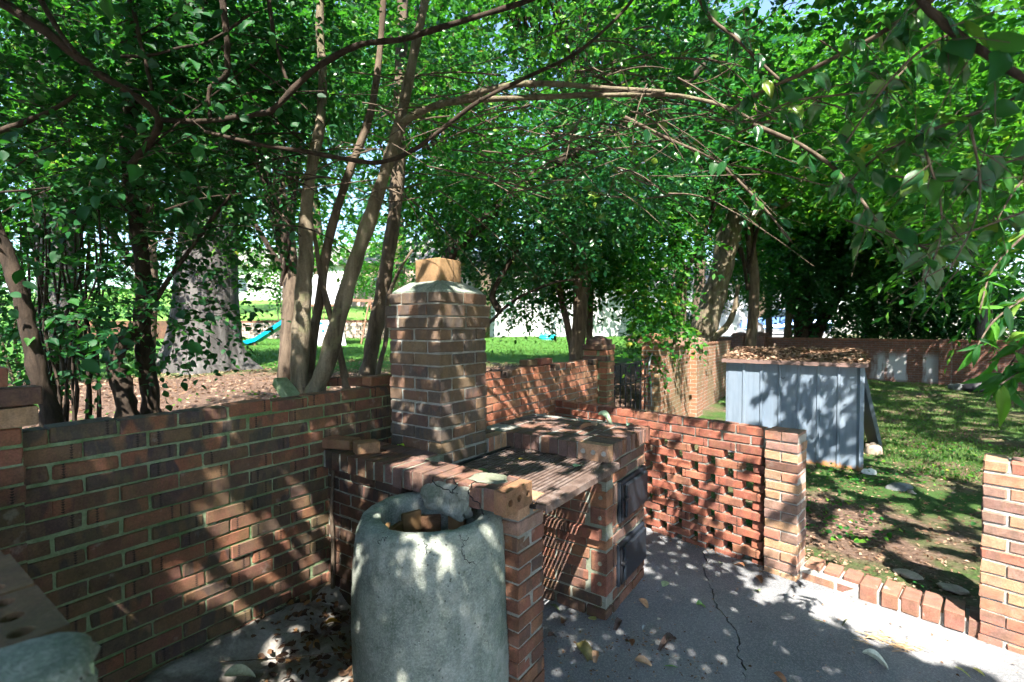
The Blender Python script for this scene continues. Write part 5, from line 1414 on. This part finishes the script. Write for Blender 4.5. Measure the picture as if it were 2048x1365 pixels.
for i in range(22):
    x = r_.uniform(75, 200); x2 = x + r_.normal(0, 30); limb('stem', sh_, [(x, 880), (x + r_.normal(0, 8), 780), ((x + x2) / 2 + r_.normal(0, 10), 660), (x2, 540), (x2 + r_.normal(0, 14), 420)], [r_.uniform(4, 9), 3], [2.9 + r_.uniform(-.2, .5)], B_DARK, 6, 3)
EL = [el(140, 330, 2.9, 230, 190, .7), el(420, 330, 3.2, 190, 200, .8), el(110, 600, 2.9, 150, 130, .5), el(330, 620, 2.9, 170, 110, .45), el(250, 90, 2.9, 330, 150, .8), el(520, 120, 3.4, 200, 150, .8), el(90, 760, 2.8, 130, 60, .3)]
flt = lambda O_: np.linalg.norm(O_ - np.array([0, 0, HC]), axis=1) > 2.0
ob, O, Dv = foliage('foliage', sh_, EL, 2400, 8, .045, M_LEAFD, 51, .22, .66, 1, .9, .3, .5, flt=flt)
twig_mesh('twigs', sh_, O[::3], Dv[::3], .22, .0018, B_DARK)
DL_ = [leaf_var(k, M_LEAFD, .05, .66) for k in range(4)]
i_ = r_.choice(len(O), 280, replace=False)
for k, i in enumerate(i_):
    fq = r_.uniform(.62, .9); p = O[i] * fq + np.array([0, 0, HC]) * (1 - fq)
    leaf_obj(sh_, DL_[k % 4], p, np.array([r_.normal(), r_.normal() * .5, -.5]), np.array([0, -.7, .8]) + r_.normal(0, .4, 3), r_.uniform(.9, 1.6))

# ---- crowns for the pale tree and slender tree, with bare twigs
def twig_net(parent, n, seed, xr, yr, ds, mat=B_TWIG):
    r2 = np.random.default_rng(seed); mb = MB()
    for i in range(n):
        x, y = r2.uniform(*xr), r2.uniform(*yr); d_ = r2.uniform(*ds); an_ = r2.normal(.0, .38) + (math.pi if r2.random() < .25 else 0); ln = r2.uniform(60, 260); cv = r2.normal(0, 50)
        P = [at(x + math.cos(an_) * ln * t_ - math.sin(an_) * cv * t_ * t_, y - math.sin(an_) * ln * t_ + cv * t_ * t_ * .8 + 25 * t_ * t_, d_ - .15 * t_) for t_ in (0, .33, .66, 1)]
        rr = r2.uniform(1.0, 2.4) * d_ / FPX; P, ra = catmull(P, [rr, rr * .8, rr * .6, rr * .35], 3); mb.tube(P, ra, 5, False)
        if r2.random() < .6:
            q = P[len(P) // 2]; mb.tube([q, q + np.array([r2.normal(0, .12), r2.normal(0, .1), r2.uniform(.02, .16)]), q + np.array([r2.normal(0, .2), r2.normal(0, .1), r2.uniform(.0, .22)])], [rr * .6, rr * .5, rr * .3], 4, False)
    o = mb.build('twigs', mat, parent); o['kind'] = 'stuff'; return o
twig_net(myr, 90, 61, (700, 1350), (130, 400), (2.4, 3.4)); twig_net(myr, 40, 62, (1150, 1650), (60, 420), (2.0, 3.0)); twig_net(sh_, 50, 63, (0, 620), (0, 480), (2.4, 3.2), B_DARK)
foliage('crown', myr, [el(660, 120, 3.6, 170, 150, .6), el(950, 110, 4.0, 260, 110, .7), el(1250, 120, 3.4, 220, 110, .7), el(1150, 330, 3.3, 260, 90, .5)], 620, 8, .052, M_GLOSS, 66, .25, .55, 1, .6, .4)
foliage('crown', st, [el(760, 90, 5.2, 240, 150, 1.0), el(900, 330, 5.4, 200, 120, .8)], 900, 9, .075, M_LEAF, 67, .3, .55, 0)

# ---- trees of the middle distance
def tree(name, label, base, trunks, mat, ells, ntw, ll, lmat, seed, tl=.5, nl=10, wid=.55, cat='tree', group=None, light=True, up=.9, shell=.45):
    T_ = empty(name, base, label, cat, group)
    for pts, wp, ds in trunks: limb('trunk', T_, pts, wp, ds, mat, 10, 5, .03)
    foliage('crown', T_, ells, ntw, nl, ll, lmat, seed, tl, wid, 0, up, .35, shell, light)
    return T_
gz = lambda p: np.array([p[0], p[1], float(lawn_z(p[0], p[1]))])
# big old oak
oak = empty('old_oak', gz(at(405, 735, 10.6)), 'huge grey oak trunk with flared base on the bare soil at left', 'tree')
P = [at(405, 770, 10.6), at(405, 738, 10.6), at(408, 715, 10.6), at(410, 680, 10.6), at(412, 620, 10.6), at(414, 540, 10.6), at(420, 440, 10.7), at(424, 330, 10.8), at(420, 150, 11), at(430, -60, 11.2)]
Rr = [1.12, .98, .80, .70, .62, .57, .53, .50, .46, .42]; P, Rr = catmull(P, Rr, 4); V = []; F = []; n = 40
for i, (p, r0) in enumerate(zip(P, Rr)):
    fl_ = max(0, (r0 - .6) / .5)
    for k in range(n):
        th = 2 * math.pi * k / n; rr = r0 * (1 + fl_ * (.22 * math.sin(5 * th + .6) + .10 * math.sin(9 * th)) + .025 * math.sin(13 * th + i * .1) + .018 * math.sin(21 * th - i * .15))
        V.append(p + np.array([rr * math.cos(th), rr * math.sin(th), 0]))
for i in range(len(P) - 1):
    for k in range(n): F.append((i * n + k, i * n + (k + 1) % n, (i + 1) * n + (k + 1) % n, (i + 1) * n + k))
mb = MB(); mb.add(V, F); mb.build('trunk', B_GREY, oak, True)
foliage('crown', oak, [el(430, 120, 10.5, 330, 220, 2.5), el(560, 430, 9.5, 130, 110, 1.2), el(300, 350, 11, 300, 160, 1.8), el(520, 540, 10.5, 70, 50, .5)], 2600, 10, .12, M_LEAFB, 71, .55, .55, 0, .8, .35, .5, True)
o2 = tree('background_tree', 'pale trunk at the top left corner behind the shrub leaves', gz(at(100, 700, 9)), [([(120, 760), (110, 400), (100, 100), (95, -60)], [60, 66, 70, 68], [9.5, 9.5])], B_GREY, [el(60, 200, 9.5, 260, 260, 2.0)], 1300, .11, M_LEAF, 72)
tree('slanting_tree', 'dark slanting tree rising to the right behind the chimney', gz(at(860, 740, 6.2)), [([(835, 790), (850, 690), (870, 590), (893, 520), (930, 480), (980, 430), (1030, 385), (1090, 340), (1180, 290), (1260, 240), (1340, 195), (1420, 120)], [34, 28, 26, 24, 22, 20, 16, 12], [6.2, 6.0]), ([(1000, 625), (985, 590), (1010, 540), (1040, 490), (1055, 440)], [14, 10, 7], [6.6]), ([(975, 650), (1030, 600), (1110, 565), (1160, 560)], [6, 5], [6.4])], B_DARK,
     [el(1050, 440, 6.8, 190, 110, 1.2), el(1180, 330, 6.6, 220, 120, 1.2), el(980, 560, 7.4, 60, 70, .7), el(900, 420, 7, 110, 100, 1)], 2200, .085, M_LEAFC, 73, .4, 10)
tree('multi_stem_tree', 'clump of thin dark stems behind the wall left of the gate', gz(at(1150, 735, 8.6)), [([(1150, 760), (1145, 710), (1135, 650), (1118, 580), (1105, 500), (1090, 400)], [15, 13, 10], [8.6]), ([(1155, 760), (1153, 700), (1152, 620), (1150, 540), (1160, 440)], [14, 12, 9], [8.7]), ([(1162, 760), (1163, 700), (1168, 630), (1185, 520)], [10, 8], [8.5]), ([(1180, 760), (1179, 700), (1180, 600), (1186, 500), (1190, 380)], [15, 14, 12], [9.2]), ([(1170, 760), (1175, 690), (1185, 650)], [8, 6], [8.4])], B_BROWN,
     [el(1130, 520, 8.8, 150, 90, 1.0), el(1060, 590, 9.2, 90, 50, .7), el(1220, 450, 9, 150, 130, 1.2)], 1700, .10, M_LEAF, 74, .4, 10)
tree('pale_leaning_tree', 'pale grey leaning trunk with forked limbs behind the wall left of the shed', gz(at(1395, 720, 11.5)), [([(1385, 760), (1392, 715), (1402, 680), (1425, 600), (1445, 530), (1465, 450), (1500, 385), (1545, 330), (1600, 250)], [54, 52, 48, 44, 42, 38, 30, 22], [11.5, 11.0]), ([(1478, 440), (1530, 420), (1580, 395), (1618, 352), (1650, 300)], [28, 26, 20], [11.0, 10.5]), ([(1402, 700), (1430, 675), (1455, 650), (1470, 615), (1476, 570)], [15, 12, 8], [11.2])], B_PALE,
     [el(1310, 480, 9.5, 110, 120, 1.0), el(1300, 350, 9.5, 170, 110, 1.3), el(1500, 220, 11.5, 260, 150, 2.0), el(1290, 620, 9.4, 60, 70, .5), el(1420, 500, 13, 120, 110, .9)], 2600, .11, M_LEAF, 75, .45, 10)
tree('forked_tree', 'black forked tree trunk behind the shed roof', gz(at(1605, 705, 17)), [([(1603, 760), (1605, 690), (1606, 620), (1600, 540), (1590, 420), (1600, 300)], [36, 34, 32, 28, 24], [17]), ([(1610, 720), (1635, 660), (1662, 615), (1700, 555), (1740, 480)], [26, 24, 18, 14], [16.8])], B_DARK,
     [el(1640, 470, 16, 190, 130, 2.5), el(1760, 520, 15.5, 200, 120, 2.5), el(1560, 520, 17, 110, 90, 2)], 2600, .17, M_LEAFD, 76, .7, 10)
for i, (x, wpx, d_, top) in enumerate(((1511, 6, 20, 560), (1536, 13, 21, 520), (1577, 8, 19, 580))):
    tree('background_tree', ('thinnest bare trunk seen above the left end of the shed roof', 'middle grey trunk seen above the shed roof left of the blue car', 'thin dark trunk in front of the blue car')[i], gz(at(x, 700, d_)), [([(x, 730), (x + 2, 640), (x + 6, top), (x, 420)], [wpx, wpx * .8], [d_])], B_BROWN, [el(x, 500, d_, 90, 90, 1.6)], 260, .14, M_LEAF, 80 + i, .7)
tree('background_tree', 'mottled trunk rising behind the far wall at right', gz(at(1966, 700, 14.5)), [([(1960, 740), (1964, 640), (1968, 520), (1972, 380), (1975, 200)], [24, 20, 18], [14.5])], B_GREY, [el(1930, 330, 13, 260, 190, 2.5), el(1800, 230, 13, 220, 170, 2.5)], 3200, .15, M_LEAFB, 84, .6)
tree('background_tree', 'dark evergreen mass behind the far wall between the trunks', gz(at(1740, 700, 18)), [([(1730, 750), (1735, 600), (1745, 420)], [20, 16], [19])], B_DARK, [el(1780, 610, 17, 240, 75, 1.6), el(1960, 620, 16, 160, 80, 1.6), el(1700, 420, 18, 170, 140, 2.0)], 3400, .18, M_LEAFD, 85, .6)
# ivy spilling over the wall by the stepped pier
ivy = empty('climbing_vine', wc(7.9, .05, .9), 'leafy vine hanging over the wall between gate and stepped pier', 'vine')
limb('stem', ivy, [(1345, 720), (1350, 660), (1340, 600), (1350, 540)], [5, 4], [7.9], B_TWIG, 6, 3)
foliage('foliage', ivy, [el(1345, 640, 7.9, 45, 60, .3), el(1290, 690, 6.9, 40, 45, .25), el(1300, 590, 7.5, 60, 60, .4)], 230, 9, .075, M_LEAFB, 87, .3, .7, 1, .6, .6)
# young vine roots on the barbecue side
vn = MB(); vn.tube([wc(1.19, .055, 1.02), wc(1.185, .075, .9), wc(1.185, .06, .7), wc(1.18, .075, .5), wc(1.185, .06, .22)], [.008, .009, .010, .011, .013], 7, smooth_n=4)
o = vn.build('dead_vine_stem', B_TWIG, None, org=wc(1.185, .06, .22)); tag(o, 'bare dead vine stem climbing the dark barbecue side in the nook', 'vine')
# ---- woodland belt behind the wall and tall trees beyond the lawn
belt = [(-7.2, 9.5, 8.5, 'leafy tree behind the oak at the far left'), (-3.6, 7.6, 7.5, 'leafy tree between oak and pale stems'), (-1.2, 9.2, 8.5, 'leafy tree behind the pale stems'), (1.0, 8.0, 8.0, 'leafy tree high above the chimney'), (3.2, 9.6, 9.0, 'leafy tree behind the clump of thin stems'), (5.6, 11.5, 9.5, 'leafy tree above the stained wall section'), (9.6, 17.0, 11.0, 'leafy tree behind the forked trunk'), (14.2, 14.6, 11.0, 'leafy tree over the far wall pilaster'), (17.0, 12.5, 11.0, 'rightmost leafy tree over the far wall')]
for i, (x, y, h, lab) in enumerate(belt):
    z0 = float(lawn_z(x, y)) if i < 6 else 0.3; T_ = empty('woodland_tree', (x, y, z0), lab, 'tree', 'woodland trees'); mb = MB()
    mb.tube([(x, y, z0 - .1), (x + .15, y, z0 + h * .25), (x - .1, y + .1, z0 + h * .5), (x + .2, y, z0 + h * .8)], [.13, .11, .08, .04], 9, smooth_n=3); mb.build('trunk', B_BROWN, T_, True)
    r2 = np.random.default_rng(300 + i); es = es0 = [((x + r2.uniform(-1.4, 1.4), y + r2.uniform(-.9, .9), z0 + h * r2.uniform(.46, .92)), (h * r2.uniform(.13, .22), h * .13, h * r2.uniform(.08, .14))) for k in range(9)]
    mb = MB()
    for (cx_, cy_, cz_), rd_ in es0:
        s0 = np.array([x, y, z0 + (cz_ - z0) * .45]); e0 = np.array([cx_, cy_, cz_]); mb.tube([s0, s0 * .5 + e0 * .5 + np.array([0, 0, -.15]), e0], [.045, .032, .018], 6, False, 3)
        for k in range(6):
            e1 = e0 + unit(r2.normal(0, 1, 3)) * np.array(rd_) * .95; mb.tube([e0 * .7 + s0 * .3, e0 * .5 + e1 * .5 + r2.normal(0, .06, 3), e1], [.016, .011, .004], 5, False, 3)
    o = mb.build('limbs', B_DARK, T_, True); o['kind'] = 'stuff'
    foliage('crown', T_, es, 960, 11, .0125 * y + .01, (M_LEAFB, M_LEAFC, M_LEAF)[i % 3], 200 + i, .05 * y + .1, .58, 0, .7, .35, .6, True)
far_t = [(-27, 25, 17, 'far left tall tree beyond the lawn'), (-19, 28, 18, 'tall far tree left of the oak'), (-12.5, 31, 19, 'tall far tree behind the play set'), (-6.5, 27.5, 18, 'tall far tree above the retaining wall end'), (-1.5, 25.5, 18, 'tall far tree directly behind the chimney'), (4, 26, 18, 'tall far tree above the paddling pool'), (9.5, 25, 17, 'tall far tree right of the white sided house'), (15, 29.5, 18, 'tall far tree over the blue car'), (21, 27, 18, 'tall far tree behind the forked trunk'), (27, 23, 17, 'tall far tree at the right beyond the far wall'), (32, 18, 16, 'rightmost tall far tree')]
for i, (x, y, h, lab) in enumerate(far_t):
    z0 = float(lawn_z(x, y)); z0 = max(z0, 2.12 + .112 * (y - 26.3)) if (x < -2.6 and y > 26.6) else z0
    T_ = empty('far_tree', (x, y, z0), lab, 'tree', 'trees beyond the lawn'); mb = MB()
    mb.tube([(x, y, z0 - .1), (x + .2, y, z0 + h * .25), (x - .1, y, z0 + h * .5), (x + .3, y, z0 + h * .75)], [.32, .27, .2, .1], 9, smooth_n=3); mb.build('trunk', B_BROWN, T_, True)
    r2 = np.random.default_rng(400 + i); es = [((x + r2.uniform(-3, 3), y + r2.uniform(-1.5, 1.5), z0 + h * r2.uniform(.27, .95)), (h * r2.uniform(.10, .17), h * .10, h * r2.uniform(.06, .11))) for k in range(14)]
    foliage('crown', T_, es, 580, 12, .30, (M_LEAFB, M_LEAFC)[i % 2], 100 + i, 1.1, .6, 0, .7, .3, .6)
# ---- shrubs hiding the foot of the far trees
for i, (x, y, d_, rx, ry, lab) in enumerate(((1330, 660, 16, 70, 40, 'dark shrub beyond the wall right of the gate'), (560, 520, 24, 110, 60, 'leafy shrub above the slide'), (760, 530, 24, 70, 70, 'leafy shrub between the pale stems and chimney'), (30, 620, 8, 120, 130, 'dark shrub at the left edge behind the privet stems'), (270, 560, 16, 160, 60, 'shrub left of the oak trunk'))):
    p = gz(at(x, y + ry, d_)); S_ = empty('garden_shrub', p, lab, 'shrub'); mb = MB(); c_ = at(x, y, d_)
    for k in range(3): mb.tube([p + np.array([.1 * k, 0, -.05]), (p + c_) / 2 + np.array([.2 * (k - 1), 0, 0]), c_ + np.array([.4 * (k - 1), 0, .2])], [.03, .025, .012], 6)
    mb.build('stem', B_BROWN, S_); foliage('foliage', S_, [el(x, y, d_, rx, ry, 1.0)], 420, 10, .006 * d_ + .03, (M_LEAFD, M_LEAFB, M_LEAFB, M_LEAFD, M_LEAF)[i], 130 + i, .035 * d_)
#==PART5==
# ------------------------------------------------------------------ litter, weeds, grass, fallen leaves
def flakes(name, P, size, mat, seed, label, tiltz=.5, wid=.5, tmpl=0, cat=None):
    r2 = np.random.default_rng(seed); n = len(P); ax = unit(np.stack([r2.normal(0, 1, n), r2.normal(0, 1, n), r2.normal(0, .18, n)], -1)); nr = np.array([0, 0, 1.0]) + r2.normal(0, tiltz, (n, 3))
    V, F, rn = leaf_geo(P, ax, nr, size * r2.uniform(.5, 1.3, n), wid, (T2V, T8V)[tmpl], (T2F, T8F)[tmpl], r2)
    o = bpy.data.objects.new(name, np_mesh(name, V, F, mat, rn)); col.objects.link(o); tag(o, label, None, None, 'stuff'); return o
r_ = np.random.default_rng(9)
def yard_pts(n, p0, p1, q0, q1, mask=None):
    p = r_.uniform(p0, p1, n); q = q0 + (q1 - q0) * r_.uniform(0, 1, n) ** 1.5; X = K0[0] + KD[0] * p + KM[0] * q; Y = K0[1] + KD[1] * p + KM[1] * q
    k = np.ones(n, bool) if mask is None else mask(X, Y); b = (np.stack([X, Y], 1) - W2) @ N2; k &= b > .1
    return np.stack([X, Y, yard_z(X, Y)], -1)[k]
P = yard_pts(17000, -2.5, 4.5, .18, 6.5); P[:, 2] += .006; flakes('leaf_litter', P, .034, M_LITTER, 1, 'brown leaf litter and mulch strewn over the yard soil')
patch = lambda X, Y: (vnoise(X, Y, .45, 21) + .6 * vnoise(X, Y, .18, 22)) > .15
P = yard_pts(6500, -1.5, 4.5, .22, 5.5, patch); P[:, 2] += r_.uniform(.01, .07, len(P)); flakes('ground_weeds', P, .042, M_LEAFB, 2, 'low green weeds and clover growing in patches on the yard soil', .5, .8, 1)
def blades(name, P, h, mat, seed, label):
    r2 = np.random.default_rng(seed); n = len(P); ax = unit(np.stack([r2.normal(0, .5, n), r2.normal(0, .5, n), np.ones(n)], -1)); nr = unit(np.stack([r2.normal(0, 1, n), -1 + 0 * r2.normal(0, 1, n), r2.normal(0, .3, n)], -1))
    V, F, rn = leaf_geo(P, ax, nr, h * r2.uniform(.5, 1.3, n), .16, T2V, T2F, r2); o = bpy.data.objects.new(name, np_mesh(name, V, F, mat, rn)); col.objects.link(o); tag(o, label, None, None, 'stuff')
n = 80000; ang = r_.uniform(.25, .95, n); dist = r_.uniform(5, 14, n); X = dist * np.tan(ang); Y = dist
k = (X < 14) & (((X - FW0[0]) * FD[1] - (Y - FW0[1]) * FD[0]) > .1) & (vnoise(X, Y, .9, 25) > -.7); X, Y = X[k], Y[k]
q = (X - K0[0]) * KM[0] + (Y - K0[1]) * KM[1]; k = (q > 2.2) & ~((X < 4.6) & (Y > 5)); X, Y = X[k], Y[k]
blades('yard_grass', np.stack([X, Y, yard_z(X, Y) - .005], -1), .055, M_GRASS, 3, 'thin shaded grass on the yard beyond the shed')
n = 26000; X = r_.uniform(-12, 12, n); Y = r_.uniform(10, 26, n); k = (Y - .28 * X) > 13; X, Y = X[k], Y[k]; b = (np.stack([X, Y], 1) - W2) @ N2; k = b < -.5; X, Y = X[k], Y[k]
blades('lawn_grass', np.stack([X, Y, lawn_z(X, Y) - .01], -1), .10, M_GRASS, 4, 'bright mown lawn grass behind the garden wall')
n = 15000; A_ = r_.uniform(-3, 9, n); B_ = -r_.uniform(.12, 9, n) ; X = W2[0] + A_ * D2[0] + B_ * N2[0]; Y = W2[1] + A_ * D2[1] + B_ * N2[1]; flakes('soil_litter', np.stack([X, Y, lawn_z(X, Y) + .008], -1), .06, M_LITTER, 5, 'dry leaf litter on the bare soil behind the wall')
n = 2600; u = r_.uniform(-.04, SL + .06, n); v = r_.uniform(-.07, SD + .05, n); P = np.array([sh(a, b, SH + .044 + .108 * (b + .07) / (SD + .14) + abs(r_.normal(0, .007))) for a, b in zip(u, v)]); flakes('roof_litter', P, .055, M_LITTER, 6, 'thick brown leaf litter covering the shed roof')
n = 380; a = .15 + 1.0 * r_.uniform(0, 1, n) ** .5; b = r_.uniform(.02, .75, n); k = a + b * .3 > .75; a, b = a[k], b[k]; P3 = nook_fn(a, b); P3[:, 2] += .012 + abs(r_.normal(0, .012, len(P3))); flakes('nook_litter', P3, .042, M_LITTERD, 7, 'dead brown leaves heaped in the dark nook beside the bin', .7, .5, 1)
P = np.array([wc(a, b, .004) for a, b in zip(r_.uniform(1.5, 2.2, 260), r_.uniform(1.0, 1.9, 260))] + [pq(p, q, .004) for p, q in zip(r_.uniform(-1.7, -.1, 160), -abs(r_.normal(0, .05, 160)))] + [onz(x, y, .004) for x, y in zip(r_.uniform(1080, 2040, 240), r_.uniform(1120, 1365, 240))]); flakes('patio_crumbs', P, .018, M_LITTER, 8, 'fine dry leaf crumbs scattered over the patio', .35)
P = np.array([wc(a, b, lawn_fn(np.array(a), np.array(b))[2] + .03) for a, b in zip(r_.uniform(-1, 6, 500), -r_.uniform(.3, 5, 500))]); flakes('seedlings', P, .05, M_LEAFB, 12, 'small green seedlings sprouting on the bare soil behind the wall', .5, .7, 1)
# single fallen leaves, each with the colour it has
def one_leaf(px, py, z, L_, c, label, curl=1.0, wid=.55, rot=None, tilt=.12, group='fallen leaves', cx=None):
    mt = LM.get(c)
    if mt is None:
        mt = flat_mat('fallen_leaf_%d' % len(LM), c, .6, 0, .35, .35, 60); LM[c] = mt
    V = T8V.copy(); V[:, 2] = V[:, 2] * 2.0 * curl + curl * .22 * (V[:, 0] - .5) ** 2 * 4 * .35; V[:, 1] *= wid; V[:, 0] -= .5; V[:, 2] += .03; V[:, 1] += .05 * np.sin(V[:, 0] * 7) * curl * wid; L_ = L_ * .85
    me = np_mesh('fallen_leaf', V * L_, T8F, mt); me.shade_smooth(); o = bpy.data.objects.new('fallen_leaf', me); col.objects.link(o)
    o.location = Vector(onz(px, py, z + .006) if cx is None else cx); o.rotation_euler = (r_.normal(0, tilt), r_.normal(0, tilt), r_.uniform(0, 6.28) if rot is None else rot)
    tag(o, label, 'leaf', group)
    md = o.modifiers.new('s', 'SUBSURF'); md.levels = 1; md.render_levels = 1
LM = {}
GRN, PALE, YEL, BRN, TAN, DKB, YG = (.16, .30, .08), (.33, .44, .24), (.42, .44, .16), (.16, .075, .035), (.36, .22, .13), (.06, .035, .028), (.25, .40, .05)
one_leaf(1330, 1169, 0, .085, PALE, 'round pale green leaf on the patio right of the lower door', .5, .8)
one_leaf(1184, 1238, 0, .075, YEL, 'yellow green leaf on the patio in front of the barbecue corner', .5, .8)
one_leaf(1288, 1208, 0, .11, TAN, 'tan curled leaf lying right of the barbecue base', .8)
one_leaf(1403, 1214, 0, .085, GRN, 'arched green leaf beside the patio crack', 2.5)
one_leaf(1442, 1127, 0, .06, PALE, 'pale leaf near the foot of the screen wall', .8)
one_leaf(1515, 1183, 0, .07, PALE, 'pale curled leaf in front of the end pier', 1.5)
one_leaf(1320, 1240, 0, .055, (.50, .47, .38), 'small whitish leaf in the middle of the patio', 1.2)
one_leaf(1170, 1312, 0, .15, (.10, .09, .03), 'large dark olive curled leaf on the patio near the leg pier', 2.2, .6)
one_leaf(1192, 1318, 0, .09, TAN, 'tan curled leaf touching the large dark olive leaf', 2.0)
one_leaf(1288, 1328, 0, .11, TAN, 'tan wrinkled leaf at the bottom centre of the patio', 1.6)
one_leaf(1332, 1295, 0, .16, DKB, 'long dark brown rolled leaf on the patio', 2.4, .35)
one_leaf(1258, 1287, 0, .09, BRN, 'brown folded leaf between the tan and dark leaves', 2.5)
one_leaf(1128, 1245, 0, .12, BRN, 'rusty brown leaf by the foot of the leg pier', 1.6, .4)
one_leaf(1110, 1218, 0, .10, (.10, .13, .06), 'dull green leaf leaning by the leg pier', 1.4, .35)
one_leaf(1235, 1255, 0, .10, DKB, 'dark curled leaf below the barbecue corner', 2.4)
one_leaf(1105, 1275, 0, .09, DKB, 'dark dead leaf beside the leg pier base', 1.8)
one_leaf(1342, 1335, 0, .09, GRN, 'narrow green blade leaf at the bottom centre', .6, .12)
one_leaf(1288, 1256, 0, .05, (.30, .33, .33), 'small grey leaf on the patio middle', 1)
one_leaf(1755, 1330, 0, .17, (.48, .50, .40), 'large pale boat-shaped leaf in the patio shade at right', 2.2, .34, -.55)
one_leaf(1925, 1345, 0, .09, YEL, 'narrow yellow leaf in the sunlit lower right', .8, .2)
one_leaf(1958, 1345, 0, .06, (.45, .42, .12), 'small yellow leaf in the sunlit lower right', .8)
one_leaf(1562, 1362, 0, .09, BRN, 'brown leaf cut by the bottom edge of the picture', 2)
one_leaf(1640, 1245, 0, .08, (.12, .15, .05), 'narrow olive leaf in the patio shade', .6, .14)
one_leaf(1690, 1247, 0, .10, (.12, .12, .06), 'dark narrow leaf at the edge of the patio shade', .6, .14)
one_leaf(1520, 1160, 0, .09, BRN, 'brown leaf at the foot of the end pier', 1.6)
one_leaf(1478, 1132, 0, .10, (.32, .15, .08), 'rusty leaf lying against the screen wall base', 1.6)
one_leaf(0, 0, 0, .12, (.30, .44, .27), 'pale green leaf lying on the rusty grate near the front', .6, .62, 1.0, .05, 'fallen leaves', wc(1.93, 1.18, .945))
one_leaf(0, 0, 0, .085, (.20, .15, .03), 'small olive brown leaf in the middle of the grate', .8, .6, .8, .05, 'fallen leaves', wc(1.87, .86, .945))
one_leaf(0, 0, 0, .12, (.10, .20, .06), 'narrow green leaf on the left of the grate', 1.2, .2, .4, .05, 'fallen leaves', wc(1.55, .83, .945))
one_leaf(0, 0, 0, .17, (.36, .23, .15), 'large dry brown leaf on the brick counter', 1.5, .75, 2.4, .05, 'fallen leaves', wc(2.45, .98, 1.037))
one_leaf(0, 0, 0, .16, (.28, .40, .26), 'curved pale green leaf standing on the counter far edge', 3.0, .35, .2, .2, 'fallen leaves', wc(2.70, 1.00, 1.04))
one_leaf(0, 0, 0, .08, (.28, .44, .32), 'small pale green leaf at the counter far right corner', 1.6, .6, .9, .2, 'fallen leaves', wc(2.70, 1.17, 1.04))
one_leaf(0, 0, 0, .07, (.30, .60, .03), 'bright yellow green leaf upright on the ledge beside the chimney', 1.0, .6, 1.2, .5, 'fallen leaves', wc(1.40, .38, 1.055))
one_leaf(480, 1352, .23, .15, (.40, .40, .28), 'large pale tan leaf on the nook floor at the bottom left', 1.4, .5, .2)
one_leaf(668, 1248, .23, .11, (.45, .24, .03), 'golden orange leaf in the dark nook beside the bin', 1.4, .5, .8)
one_leaf(641, 1203, .23, .06, (.50, .17, .02), 'small orange leaf glowing in the nook corner', 1.2, .7)
# heap of dry catkins and twigs on the sunny patch
M_STRAW = flat_mat('straw', (.40, .27, .15), .8)
def bundle(px, py, n, ln, seed, lab):
    r2 = np.random.default_rng(seed); c = onz(px, py, .01); mb = MB()
    for i in range(n):
        p = c + np.array([r2.normal(0, ln * .5), r2.normal(0, ln * .22), abs(r2.normal(0, .008))]); a_ = r2.normal(-.45, .5); d_ = np.array([math.cos(a_), math.sin(a_), r2.normal(0, .12)]) * ln * r2.uniform(.4, 1.0)
        mb.tube([p - d_ / 2, p + np.array([0, 0, .006]), p + d_ / 2], [.002, .0035, .002], 5)
    o = mb.build('catkin_bundle', M_STRAW, None, org=c); tag(o, lab, 'twigs', 'dry twig bundles')
bundle(1762, 1277, 26, .09, 1, 'left dry bundle of tan catkins on the sunlit patio'); bundle(1812, 1296, 26, .085, 2, 'right dry bundle of tan catkins on the sunlit patio')
# a stick across the nook and a dead twig over the counter wall
mb = MB(); mb.tube([onz(440, 1324, .27), onz(580, 1316, .29), onz(700, 1302, .31)], [.002, .0025, .002], 5); o = mb.build('stick', B_TWIG, None, org=onz(440, 1324, .27)); tag(o, 'thin pale stick lying across the nook floor', 'stick')
